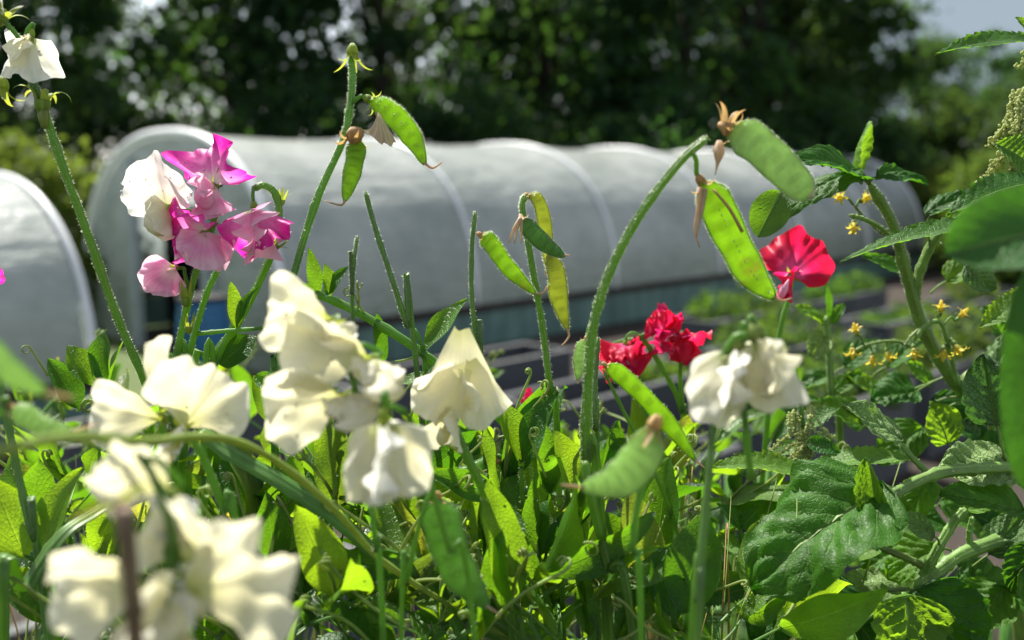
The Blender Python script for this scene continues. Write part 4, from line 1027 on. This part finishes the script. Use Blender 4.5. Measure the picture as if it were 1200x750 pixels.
t = sp('wide green stem crossing the bottom of the photo under the middle flowers', 560, 720, .5)
stalk(t, [(640, 770, .5), (560, 724, .5), (490, 692, .5), (430, 668, .5), (380, 640, .5)], 24, mat='stem', flat=.3, side=UPV, n=26, down=False)

# -- leaf pairs in focus
t = sp('leafy shoot with a bright leaf standing beside the thin bare stalk', 480, 480, .55)
stalk(t, [(505, 560, .58), (498, 470, .56), (497, 415, .55), (486, 385, .55)], 6)
hleaf(t, (497, 412), (548, 350), 38, .55, (-.6, .4, .7), fold=.35, st=(497, 418, .55)); hleaf(t, (445, 432), (441, 365), 26, .55, (.7, .1, .6), st=(470, 440, .55))
hleaf(t, (497, 430), (540, 455), 28, .56, (0, .8, .5), st=(497, 440, .55)); hleaf(t, (500, 440), (470, 450), 24, .56, (0, .8, .5))
t = sp('shoot with a large bright leaf pair below the thin pods', 612, 600, .53)
_, c = stalk(t, [(625, 660, .55), (614, 600, .535), (611, 560, .53), (611, 535, .53)], 7, hair=60)
hleaf(t, (612, 542), (655, 459), 52, .525, (-.75, .25, .6), fold=.45, bend=.1, st=(611, 548, .53)); hleaf(t, (609, 542), (581, 464), 50, .525, (.75, .25, .6), fold=.4, bend=.1, st=(611, 548, .53))
t = sp('shoot with a trio of bright leaves at the left, over the bristly stalk', 100, 520, .54)
_, c = stalk(t, [(150, 560, .57), (128, 500, .55), (108, 470, .54), (90, 482, .54)], 6, hair=60)
hleaf(t, (92, 480), (56, 420), 40, .535, (.7, .3, .6), fold=.4); hleaf(t, (112, 452), (79, 404), 40, .54, (.5, .4, .7), fold=.3); hleaf(t, (122, 448), (124, 386), 46, .54, (-.5, .3, .8), fold=.3); hleaf(t, (128, 450), (146, 398), 26, .545, (-.8, .2, .4), fold=.3)
tendril(t, P(56, 440, .54), V(-.4, 1, 0), .022, .003, 1.2); tendril(t, P(70, 470, .54), V(.4, -1, .1), .02, .003, 1.5)
t = sp('shoot with two small bright leaves right of the pink flower head', 270, 430, .54)
_, c = stalk(t, [(240, 500, .55), (254, 425, .545), (272, 385, .54), (277, 372, .54)], 8)
hleaf(t, (276, 385), (270, 330), 24, .535, (.6, .2, .7), fold=.45); hleaf(t, (277, 385), (301, 337), 26, .535, (-.6, .2, .7), fold=.45); hleaf(t, (258, 428), (302, 394), 46, .545, (0, .6, .8), mat='pea_leaf', fold=.2)
stalk(t, [(232, 391, .535), (262, 388, .535), (300, 385, .535), (318, 381, .535)], 5, down=False)
hleaf(t, (320, 452), (298, 440), 26, .55, (.3, .4, .8)); hleaf(t, (325, 500), (297, 440), 34, .55, (.5, .2, .8))
t = sp('shoot with broad ribbed green leaves at the lower left', 60, 700, .47)
_, c = stalk(t, [(70, 760, .48), (52, 690, .475), (46, 655, .47)], 9)
hleaf(t, (34, 612), (46, 538), 52, .475, (.6, .3, .7), fold=.4, st=(46, 655, .47)); hleaf(t, (48, 648), (97, 548), 62, .465, (-.5, .3, .8), fold=.35, st=(46, 655, .47)); hleaf(t, (30, 655), (-10, 560), 66, .46, (.4, .3, .8), fold=.3, st=(46, 655, .47)); hleaf(t, (40, 660), (4, 640), 40, .48, (.2, .7, .6))
t = sp('shoot with tall yellow green leaves right of the lower middle', 760, 740, .5)
_, c = stalk(t, [(745, 790, .51), (748, 720, .5), (752, 690, .5)], 9)
hleaf(t, (748, 695), (706, 598), 62, .5, (.6, .2, .7), mat='pea_leaf', fold=.4); hleaf(t, (752, 692), (738, 572), 66, .495, (.3, .2, .9), mat='pea_yellow', fold=.35); hleaf(t, (768, 668), (786, 534), 54, .52, (-.5, .2, .8), fold=.3); hleaf(t, (800, 720), (828, 598), 74, .47, (-.3, .2, .9), mat='pea_leaf', fold=.3); hleaf(t, (748, 700), (690, 640), 40, .51, (.3, .6, .6)); hleaf(t, (790, 730), (762, 650), 54, .475, (.4, .3, .8), fold=.3)
t = sp('shoot with a folded bright leaf between the leaf pair and the thick stalk', 668, 640, .5)
_, c = stalk(t, [(690, 700, .52), (672, 620, .51), (664, 572, .5)], 7)
hleaf(t, (666, 572), (648, 502), 46, .495, (.6, .2, .7), fold=.6); hleaf(t, (662, 600), (630, 640), 34, .5, (0, .7, .6)); tendril(t, P(640, 560, .5), V(-.5, .8, .2), .03, .004, 2); tendril(t, P(664, 560, .5), V(.5, .7, .2), .03, .003, 1.6)
t = sp('upright folded leaf at the bottom just right of the middle', 690, 770, .48)
_, c = stalk(t, [(700, 800, .49), (692, 765, .485), (690, 745, .48)], 7)
hleaf(t, (690, 748), (668, 655), 40, .478, (.8, .1, .5), fold=.7); hleaf(t, (692, 745), (684, 676), 34, .476, (-.8, .1, .5), fold=.5)
t = sp('stalk with a blurred drooping green pod at the bottom, left of the middle', 500, 700, .4)
_, c = stalk(t, [(470, 760, .41), (478, 680, .405), (492, 612, .4), (503, 580, .4), (510, 578, .4)], 6)
pod(t, [(514, 584, .4), (520, 620, .4), (538, 670, .4), (572, 712, .4)], 44, 'pod_dark', thick=.3, hair=120, csize=16)
t = sp('stalk with a small green pod lying level under the middle flowers', 560, 600, .55)
_, c = stalk(t, [(590, 640, .57), (588, 580, .555), (590, 545, .55), (585, 538, .55)], 5)
pod(t, [(582, 541, .55), (565, 548, .55), (545, 557, .55), (524, 560, .55)], 21, 'pod_dark', thick=.6, hair=90, csize=14, pedfrom=c[-1], tip=[(520, 565, .55), (514, 568, .55)])
t = sp('stalk with a pale blurred pod and a dried calyx, low right of the middle', 740, 760, .37)
_, c = stalk(t, [(752, 800, .39), (742, 640, .375), (760, 540, .37), (770, 505, .368), (768, 494, .367)], 8, taper=.9)
pod(t, [(766, 500, .365), (752, 535, .364), (725, 562, .364), (682, 572, .365)], 44, 'pod_pale', thick=.3, hair=80, csize=34, cref=.35)
t = sp('blurred upright stalk below the two nodding cream flowers', 815, 780, .36)
stalk(t, [(815, 800, .36), (818, 700, .36), (828, 590, .36), (835, 500, .362)], 10, mat='stem_blue')
t = sp('curved stalk behind the pale blurred pod, leaning right', 745, 770, .46)
stalk(t, [(745, 780, .47), (712, 660, .465), (692, 580, .46), (686, 540, .46)], 12, mat='stem', taper=.9)
t = sp('stalk with a slender green pod slanting in front of the crimson flowers', 800, 600, .5)
_, c = stalk(t, [(800, 640, .52), (770, 560, .51), (730, 480, .5), (706, 432, .5)], 5, down=False)
pod(t, [(710, 428, .5), (728, 440, .5), (756, 466, .5), (790, 505, .5), (815, 540, .5)], 20, 'pod', hair=120, csize=10)

# -- filler vines of the tangle (each a plant of its own)
VINES = [
 ('leafy vine in the lower left corner under the ribbed leaves', [(-20, 800, .5), (10, 700, .52), (60, 640, .55), (90, 560, .6)], 9),
 ('leafy vine behind the lowest cream flowers at the left', [(120, 800, .55), (150, 690, .6), (130, 600, .62), (170, 540, .65)], 9),
 ('leafy vine between the wing like cream flower and the green arch', [(260, 800, .5), (280, 680, .55), (260, 600, .55), (300, 540, .6)], 9),
 ('leafy vine under the cluster of three cream flowers', [(360, 810, .5), (350, 700, .52), (380, 620, .55), (350, 545, .6)], 10),
 ('leafy vine right under the flower hanging mouth down', [(430, 800, .48), (440, 720, .5), (470, 650, .52), (440, 600, .55)], 9),
 ('leafy vine left of the drooping blurred pod', [(400, 800, .55), (430, 700, .6), (500, 640, .62), (520, 560, .66)], 9),
 ('leafy vine rising toward the upright cream flower', [(540, 810, .5), (560, 720, .52), (540, 640, .55), (580, 580, .58)], 10),
 ('leafy vine directly below the bright leaf pair', [(620, 800, .48), (600, 720, .5), (640, 650, .5), (620, 600, .53)], 9),
 ('leafy vine left of the thick stalk at the bottom', [(660, 810, .55), (650, 700, .6), (690, 620, .6), (670, 550, .65)], 9),
 ('leafy vine below the pale blurred pod', [(720, 800, .55), (730, 700, .58), (700, 640, .6), (740, 590, .62)], 9),
 ('leafy vine behind the tall yellow green leaves', [(780, 800, .6), (800, 690, .62), (780, 600, .65), (820, 530, .7)], 10),
 ('leafy vine between the yellow green leaves and the big tomato leaf', [(840, 810, .6), (830, 720, .62), (840, 640, .64), (850, 580, .66)], 9),
 ('leafy vine low between the nettle and the big tomato leaf', [(900, 810, .6), (890, 700, .64), (900, 600, .68), (880, 540, .72)], 9),
 ('deep leafy vine glimpsed behind the broad stem at the left', [(40, 800, .75), (90, 660, .8), (60, 560, .85), (100, 490, .9)], 9),
 ('deep leafy vine behind the wing like cream flower', [(200, 800, .75), (230, 650, .8), (210, 560, .85), (240, 480, .9)], 9),
 ('deep leafy vine behind the cluster of three cream flowers', [(330, 800, .72), (310, 660, .8), (340, 560, .85), (320, 500, .9)], 9),
 ('deep leafy vine behind the flower hanging mouth down', [(460, 800, .72), (420, 660, .8), (460, 560, .85), (500, 500, .9)], 9),
 ('deep leafy vine behind the bright leaf pair', [(570, 800, .75), (600, 690, .8), (570, 600, .85), (640, 530, .9)], 9),
 ('deep leafy vine in the shade behind the thick stalk', [(690, 820, .75), (720, 690, .8), (760, 600, .85), (740, 530, .9)], 9),
 ('deep leafy vine in the shade left of the nettle', [(830, 820, .75), (840, 700, .8), (800, 600, .85), (850, 520, .9)], 9),
 ('short leafy vine at the very bottom under the cream cluster', [(300, 840, .45), (320, 770, .46), (380, 720, .48), (420, 700, .5)], 8),
 ('short leafy vine at the very bottom under the drooping pod', [(520, 840, .45), (500, 780, .46), (560, 730, .47), (590, 690, .48)], 8),
 ('short leafy vine at the very bottom right of the yellow green leaves', [(790, 840, .47), (820, 790, .5), (840, 750, .52), (830, 720, .54)], 8),
 ('short leafy vine at the very bottom left of the thick stalk', [(640, 840, .46), (650, 780, .47), (620, 720, .48), (660, 680, .5)], 8),
 ('leafy vine crossing low behind the green arch at the left', [(330, 830, .58), (260, 740, .6), (200, 680, .6), (190, 640, .62)], 10),
 ('leafy vine behind the wide winged stem near the lower left', [(380, 830, .6), (400, 740, .6), (330, 660, .62), (290, 600, .64)], 10),
 ('leafy vine leaning right under the level green pod', [(480, 830, .58), (520, 740, .58), (590, 660, .6), (640, 610, .62)], 10),
 ('leafy vine leaning left behind the drooping blurred pod', [(620, 830, .6), (570, 740, .6), (500, 680, .62), (470, 620, .64)], 10),
 ('leafy vine leaning right behind the thick stalk near the bottom', [(640, 830, .62), (690, 750, .62), (760, 690, .64), (790, 640, .66)], 10),
 ('leafy vine low at the bottom left, behind the dry brown stem', [(60, 830, .5), (110, 760, .52), (60, 700, .54), (20, 660, .56)], 10),
 ('leafy vine behind the trio of bright leaves at the left', [(10, 700, .7), (60, 600, .72), (30, 520, .75), (70, 460, .78)], 9),
 ('leafy vine between the dry brown stem and the arching green stem', [(230, 830, .48), (300, 760, .5), (350, 700, .52), (390, 660, .54)], 9),
]
for i, (lab, pts, nn) in enumerate(VINES):
    pea_vine(lab, pts, 7 if pts[0][2] < .7 else 6, nn + 1, .044 if pts[0][2] < .7 else .046, seed=i)

# grass and thin dead stems through the bottom of the tangle
def grass_mass():
    r = np.random.default_rng(77); mb = MB()
    for i in range(330):
        px = r.uniform(-60, 940); d = r.uniform(.5, 1.05); a = P(px, 830, d); a[2] = .36 if r.random() < .5 else a[2] - .1
        top = P(px + r.normal(0, 95), r.uniform(520, 780), d + r.normal(0, .06)); mid = a * .5 + top * .5 + r.normal(0, .012, 3)
        mb.tube(crom([a, mid, top], 9), np.linspace(.0016, .0003, 9), 4, 0 if r.random() < .75 else 1, flat=.3)
    o = mb.build('grass', ['tendril', 'tan']); tag(o, 'thin grass stems and dead straws running through the foot of the tangle', 'grass', kind='stuff')
grass_mass()

# loose orange petal bits seen low in the tangle
t = plant('marigold', 'small orange flower glimpsed deep in the tangle beside the arching stem', 'flower', 280, 600, .75)
_, c = stalk(t, [(300, 700, .78), (285, 630, .76), (280, 605, .75)], 5)
mb = MB()
for i in range(9):
    a = i * 2 * PI / 9; fan(mb, P(280, 602, .75), V(math.cos(a), math.sin(a), .2), V(-math.sin(a), math.cos(a), .35), V(0, 0, 1), .012, -.4, .4, lambda q: 1 + 0 * q, .3, .3, .06, nr=4, nt=6)
mb.build('petals', 'yellow', t)
# ================================================================== tomatoes and nettles on the right
t = plant('tomato_plant', 'tall tomato plant with a thick pale stem and yellow flowers at the right', 'tomato plant', 1150, 520, .66)
_, c = stalk(t, [(1170, 520, .67), (1120, 450, .65), (1082, 385, .64), (1062, 320, .63), (1046, 262, .62), (1018, 214, .61)], 20, 'stem', 'tom_stem', hair=500, taper=.5, n=36, hl=.0016)
_, b1 = stalk(t, [(1072, 350, .635), (1078, 318, .63), (1094, 282, .62), (1110, 262, .615)], 11, 'stem', 'tom_stem', hair=120, down=False)
_, b2 = stalk(t, [(1053, 290, .625), (1036, 270, .615), (1015, 258, .61), (995, 252, .605)], 6, 'stem', 'tom_stem', hair=60, down=False)
T = dict(kind='tom', mat='tom_leaf')
hleaf(t, (1012, 212), (922, 190), 62, .60, (.1, .75, .6), d2=.57, fold=.2, bend=.35, st=(1018, 216, .61), **T)
hleaf(t, (1000, 204), (1020, 142), 30, .61, (.7, .2, .6), fold=.5, bend=-.3, curl=.3, st=(1018, 216, .61), **T)
hleaf(t, (1010, 200), (920, 256), 50, .59, (-.2, .8, .4), fold=.1, bend=.45, curl=-.4, kind='tom', mat='tom_leaf', st=(1018, 216, .61))
hleaf(t, (1026, 208), (1088, 218), 42, .605, (0, .8, .5), bend=.4, fold=.2, st=(1018, 216, .61), **T)
hleaf(t, (916, 224), (888, 278), 46, .57, (-.2, .3, .9), mat='pea_leaf', kind='plain', fold=.15, bend=.1)
hleaf(t, (1085, 252), (1142, 228), 32, .62, (0, .8, .5), fold=.2, bend=.3, st=(1090, 290, .62), **T)
hleaf(t, (1108, 262), (1180, 262), 40, .62, (0, .8, .5), fold=.2, bend=.3, **T)
hleaf(t, (1064, 322), (1010, 300), 30, .66, (0, .7, .6), st=(1064, 330, .63), **T)
hleaf(t, (1130, 312), (1165, 340), 40, .6, (-.3, .4, .8), kind='tom', mat='tom_pale', st=(1100, 282, .615))
hleaf(t, (1075, 460), (1020, 470), 60, .66, (.1, .8, .5), fold=.2, bend=.3, st=(1112, 440, .65), **T)
hleaf(t, (1090, 452), (1060, 425), 34, .67, (.2, .7, .6), **T)
hleaf(t, (1090, 470), (1150, 520), 66, .66, (-.1, .7, .6), fold=.2, bend=.3, st=(1130, 465, .65), **T)
hleaf(t, (1040, 470), (990, 440), 40, .7, (.1, .8, .5), st=(1112, 440, .65), **T)
def tom_truss(parent, stem_pts, fl, d, w=4):
    _, c = stalk(parent, stem_pts, w, 'truss', 'tom_stem', hair=60, down=False)
    for (px, py, s, dr) in fl:
        O = P(px, py, d); ax = V(*dr); mb = MB()
        calyx(mb, O - ax * .001, ax, s * d / F * .6, .75, 0)
        j = np.argmin(((c - O) ** 2).sum(1)); mb.tube(crom([c[j], c[j] * .5 + O * .5 + UPV * .003, O - ax * .003, O], 9), .0008, 6)
        f = mb.build('flower', 'tom_stem', parent)
        m2 = MB(); calyx(m2, O + ax * .001, ax, s * d / F * .72, .6, 0, lobes=6, cup=False, wid=.22)
        m2.tube(np.array([O, O + ax * .004, O + ax * .008]), [.0016, .0018, .0006], 7); m2.build('petals', 'yellow', f)
tom_truss(t, [(1090, 400, .64), (1082, 385, .635), (1070, 392, .63), (1060, 405, .63)], [], .63)
tom_truss(t, [(1122, 450, .64), (1112, 408, .635), (1102, 378, .63), (1085, 382, .63), (1072, 398, .63)], [(1071, 408, 19, (0, -1, .2)), (1106, 410, 20, (-.2, -1, .3)), (1119, 404, 20, (.4, -.9, .3)), (1102, 366, 16, (0, 1, .2)), (1124, 372, 15, (.6, .7, .2))], .63, 6)
tom_truss(t, [(1075, 410, .66), (1050, 400, .66), (1020, 403, .66), (1000, 412, .66)], [(999, 408, 17, (-.1, -1, .3)), (1022, 417, 18, (0, -1, .3)), (1040, 412, 18, (.2, -1, .3)), (1004, 390, 14, (-.3, .6, .3))], .66, 4)
tom_truss(t, [(1050, 285, .63), (1020, 262, .63), (1000, 240, .63)], [(984, 233, 16, (-.3, .1, .8)), (1012, 235, 16, (.2, .3, .8)), (1000, 262, 16, (-.1, -.8, .4))], .63, 4)

t = plant('tomato_plant', 'small tomato shoot with upright tips just right of the nodding cream flowers', 'tomato plant', 972, 560, .7)
stalk(t, [(985, 560, .72), (975, 470, .7), (972, 420, .7), (968, 370, .7)], 10, 'stem', 'tom_stem', hair=100)
hleaf(t, (970, 375), (967, 330), 14, .7, (.6, .1, .7), **T); hleaf(t, (966, 380), (930, 360), 26, .7, (0, .8, .5), bend=.3, **T); hleaf(t, (968, 395), (950, 420), 30, .69, (-.1, .6, .7), kind='tom', mat='tom_pale'); hleaf(t, (975, 380), (990, 355), 16, .7, (-.5, .4, .6), **T); hleaf(t, (978, 460), (1010, 435), 24, .7, (0, .7, .6), **T); hleaf(t, (972, 440), (935, 455), 30, .71, (0, .8, .5), **T)

t = plant('tomato_plant', 'low tomato plant with forked branches and one big crinkled leaf', 'tomato plant', 1180, 760, .58)
stalk(t, [(1290, 690, .6), (1200, 636, .585), (1138, 645, .575), (1100, 668, .57), (1072, 690, .565)], 19, 'stem', 'tom_stem', hair=160, taper=.7, hl=.0016)
stalk(t, [(1083, 675, .57), (1098, 645, .565), (1118, 612, .565), (1132, 596, .565)], 12, 'stem', 'tom_stem', hair=80, down=False)
stalk(t, [(1090, 668, .57), (1065, 655, .57), (1030, 641, .57)], 9, 'stem', 'tom_stem', down=False)
stalk(t, [(1137, 646, .575), (1136, 625, .575), (1140, 605, .575)], 8, 'stem', 'tom_stem', down=False)
stalk(t, [(1290, 545, .56), (1192, 548, .54), (1140, 550, .53), (1095, 556, .52), (1048, 578, .51), (1036, 586, .505)], 13, 'stem', 'tom_stem', hair=120, taper=.9, n=36, down=False)
stalk(t, [(1088, 555, .53), (1066, 533, .535), (1052, 514, .54)], 7, 'stem', 'tom_stem', down=False)
hleaf(t, (1036, 570), (884, 698), 158, .5, (-.3, .8, .5), d2=.49, fold=.4, bend=.3, wave=.1, curl=-.35, st=(1045, 580, .508), kind='tom', mat='tom_leaf')
hleaf(t, (1030, 625), (1016, 535), 44, .49, (-.5, .2, .8), fold=.6, bend=-.3, twist=1.0, kind='tom', mat='tom_leaf')
hleaf(t, (1056, 518), (986, 476), 62, .535, (.05, .8, .5), d2=.53, fold=.1, bend=.1, kind='tom', mat='tom_pale')
hleaf(t, (1168, 498), (1150, 414), 66, .55, (-.3, .2, .9), fold=.1, bend=.1, kind='tom', mat='tom_pale', st=(1178, 540, .545))
hleaf(t, (1188, 548), (1098, 556), 76, .545, (.1, .8, .6), fold=.15, bend=.25, kind='tom', mat='tom_pale')
hleaf(t, (1094, 628), (1049, 603), 30, .56, (.1, .5, .8), kind='tom', mat='tom_pale', st=(1100, 640, .565))
hleaf(t, (1200, 600), (1100, 580), 62, .53, (.1, .8, .5), fold=.2, bend=.2, kind='tom', mat='tom_leaf')
hleaf(t, (1070, 690), (1140, 780), 110, .54, (-.3, .5, .8), fold=.3, bend=.3, kind='tom', mat='tom_leaf')
hleaf(t, (1062, 695), (1050, 790), 110, .53, (.3, .5, .8), fold=.2, bend=.3, kind='tom', mat='tom_leaf')
hleaf(t, (1008, 700), (905, 720), 84, .55, (.1, .8, .5), fold=.2, bend=.2, st=(1065, 690, .565), kind='tom', mat='tom_leaf')
hleaf(t, (1120, 690), (1210, 710), 80, .6, (.1, .8, .5), fold=.2, bend=.3, st=(1085, 680, .57), kind='tom', mat='tom_leaf')
hleaf(t, (1210, 640), (1184, 695), 46, .56, (-.2, .4, .8), kind='tom', mat='tom_leaf')
hleaf(t, (1000, 740), (940, 760), 80, .5, (.1, .8, .5), kind='tom', mat='tom_leaf', st=(1060, 695, .56))
hleaf(t, (1130, 596), (1165, 575), 40, .57, (.1, .7, .6), kind='tom', mat='tom_leaf'); hleaf(t, (1140, 604), (1180, 620), 44, .6, (.1, .7, .6), kind='tom', mat='tom_leaf')
hleaf(t, (1030, 641), (1000, 625), 30, .58, (.1, .7, .6), kind='tom', mat='tom_leaf')

for b, tp, w_, d_, mt in (((1150, 560), (1210, 500), 60, .6, 'tom_leaf'), ((1130, 470), (1190, 440), 50, .64, 'tom_leaf'), ((1100, 640), (1040, 680), 60, .6, 'tom_leaf'), ((1180, 690), (1130, 740), 70, .57, 'tom_leaf'), ((1200, 660), (1250, 740), 90, .56, 'tom_leaf'),
        ((1060, 700), (980, 690), 60, .6, 'tom_pale'), ((1090, 560), (1060, 620), 44, .57, 'tom_leaf'), ((1160, 650), (1200, 600), 44, .58, 'tom_pale'), ((1110, 520), (1090, 470), 50, .62, 'tom_leaf'), ((1000, 720), (1030, 775), 70, .55, 'tom_leaf'), ((930, 700), (880, 750), 70, .56, 'tom_leaf'), ((1060, 640), (1010, 670), 50, .62, 'tom_leaf'), ((1170, 545), (1215, 580), 56, .58, 'tom_leaf'), ((1010, 500), (960, 470), 46, .68, 'tom_leaf'), ((1080, 500), (1030, 545), 54, .66, 'tom_leaf'), ((1150, 520), (1110, 480), 46, .66, 'tom_pale'), ((1100, 590), (1150, 630), 54, .66, 'tom_leaf'), ((1060, 600), (1110, 620), 50, .68, 'tom_leaf'), ((1170, 700), (1120, 660), 60, .66, 'tom_leaf'), ((1040, 430), (1080, 400), 36, .72, 'tom_leaf'), ((990, 430), (1030, 400), 34, .74, 'tom_leaf'), ((1180, 400), (1150, 360), 40, .68, 'tom_leaf'), ((1160, 450), (1190, 390), 44, .66, 'tom_pale'), ((1110, 330), (1150, 300), 36, .66, 'tom_leaf'), ((1020, 560), (980, 590), 50, .66, 'tom_leaf')):
    hleaf(t, b, tp, w_, d_, (rng.uniform(-.4, .3), .75, .5), kind='tom', mat=mt, fold=.2, bend=.25, st=(b[0] + (b[0] - tp[0]) * .5, b[1] + 14, d_ + .005))

t = plant('tomato_plant', 'very blurred big leaf of a plant close to the lens at the right edge', 'tomato plant', 1290, 640, .33)
stalk(t, [(1300, 700, .34), (1285, 500, .335), (1270, 320, .33), (1262, 250, .33)], 14, 'stem', 'tom_stem')
hleaf(t, (1275, 268), (1105, 300), 118, .33, (.1, .55, .8), d2=.32, kind='big', mat='big_leaf', fold=.3, bend=.25, st=(1272, 300, .33))
hleaf(t, (1238, 285), (1208, 580), 84, .31, (-.6, .25, .75), kind='big', mat='big_leaf', fold=.35, bend=.2, st=(1272, 290, .33))

# -- nettles
def seed_cluster(parent, a, L, n=4, sz=.0016):
    mb = MB(); r = np.random.default_rng(int(a[0] * 1e5) % 9999)
    for k in range(n):
        e = a + np.array([r.normal(0, .4), r.normal(0, .4), -1]) * L * r.uniform(.6, 1); pts = crom([a, a * .6 + e * .4 + r.normal(0, L * .12, 3), e], 14)
        mb.tube(pts, .0005, 5)
        for p in pts[3:]:
            for _ in range(4): ico(mb, p + r.normal(0, sz * .9, 3), sz * r.uniform(.5, .9), n=4, m=5)
    return mb.build('seed_cluster', 'seed', parent)
t = plant('nettle', 'stinging nettle with hanging pale seeds standing in the middle of the right half', 'nettle', 945, 640, .6)
_, c = stalk(t, [(958, 640, .62), (950, 580, .605), (944, 520, .6), (937, 470, .6), (935, 445, .6)], 7, 'stem', 'stem', hair=260, hl=.0018)
N = dict(kind='net', mat='net_leaf', bend=.25, fold=.25)
hleaf(t, (948, 556), (832, 548), 44, .57, (0, .85, .5), d2=.55, st=(948, 560, .6), **N); hleaf(t, (952, 548), (1078, 540), 40, .58, (0, .85, .5), d2=.56, st=(948, 552, .6), **N)
hleaf(t, (942, 505), (905, 470), 26, .6, (.2, .8, .5), **N); hleaf(t, (944, 505), (985, 478), 26, .6, (-.2, .8, .5), **N); hleaf(t, (944, 520), (985, 530), 28, .57, (-.2, .6, .7), **N); hleaf(t, (942, 520), (900, 540), 24, .62, (0, .8, .5), **N)
for a, b in (((935, 450), (912, 440)), ((935, 450), (960, 440)), ((935, 450), (930, 420)), ((936, 460), (915, 475)), ((938, 465), (962, 470))): hleaf(t, a, b, 14, .6, (0, .6, .7), **N)
for px, py, n in ((942, 505, 5), (930, 480, 3), (950, 480, 3), (942, 520, 4), (944, 500, 4)): seed_cluster(t, P(px, py, .59), .022, n, .0011)
t = plant('nettle', 'stinging nettle with seed strings leaning in at the top of the right edge', 'nettle', 1225, 500, .55)
_, c = stalk(t, [(1235, 520, .57), (1226, 360, .56), (1216, 200, .55), (1208, 100, .545), (1206, 40, .54)], 9, 'stem', 'stem', hair=200, hl=.0018)
hleaf(t, (1216, 50), (1096, 64), 36, .53, (0, .7, .7), d2=.51, **N); hleaf(t, (1215, 200), (1166, 168), 66, .53, (-.2, .5, .8), **N); hleaf(t, (1222, 215), (1110, 252), 56, .52, (0, .75, .65), d2=.5, kind='net', mat='net_leaf', bend=.3, fold=.2)
hleaf(t, (1192, 262), (984, 308), 40, .55, (0, .85, .45), d2=.54, kind='net', mat='net_leaf', bend=.25, fold=.25, st=(1222, 250, .555)); hleaf(t, (1206, 40), (1190, 20), 20, .54, (0, .6, .7), **N); hleaf(t, (1210, 345), (1148, 385), 40, .56, (-.1, .6, .7), **N)
for px, py, n in ((1200, 102, 7), (1196, 160, 5), (1200, 180, 6), (1205, 40, 4), (1198, 130, 5)): seed_cluster(t, P(px, py, .54), .026, n, .0013)
t = plant('nettle', 'young nettle half hidden behind the big crinkled tomato leaf', 'nettle', 870, 720, .6)
_, c = stalk(t, [(880, 760, .62), (874, 680, .61), (868, 620, .6)], 7, 'stem', 'stem')
for a, b, w in (((868, 640), (810, 650), 36), ((872, 640), (930, 625), 36), ((868, 620), (840, 590), 26), ((870, 620), (895, 590), 26), ((874, 690), (820, 710), 40), ((876, 690), (935, 700), 40)): hleaf(t, a, b, w, .6, (0, .8, .6), **N)

# -- low weeds filling the ground behind the tomatoes
for i, (px, py, d, l) in enumerate([(880, 640, .95, 'leafy weed behind the young nettle'), (960, 610, 1.0, 'leafy weed in the shade behind the big crinkled leaf'), (1130, 720, .95, 'leafy weed at the bottom right under the tomato branches'), (1000, 470, 1.05, 'leafy weed behind the nettle top'), (900, 470, 1.05, 'leafy weed behind the nodding cream flowers'), (1180, 620, 1.0, 'leafy weed at the right edge behind the tomato branches'), (780, 600, 1.05, 'leafy weed deep behind the pale blurred pod')]):
    p = P(px, py, d); tuft('weed', l, 'weed', np.array([p[0], p[1], .36]), .13, max(.3, p[2] - .36 + .05), 170, 'herb', 'weeds behind the tomatoes', .011, .04, 300 + i)
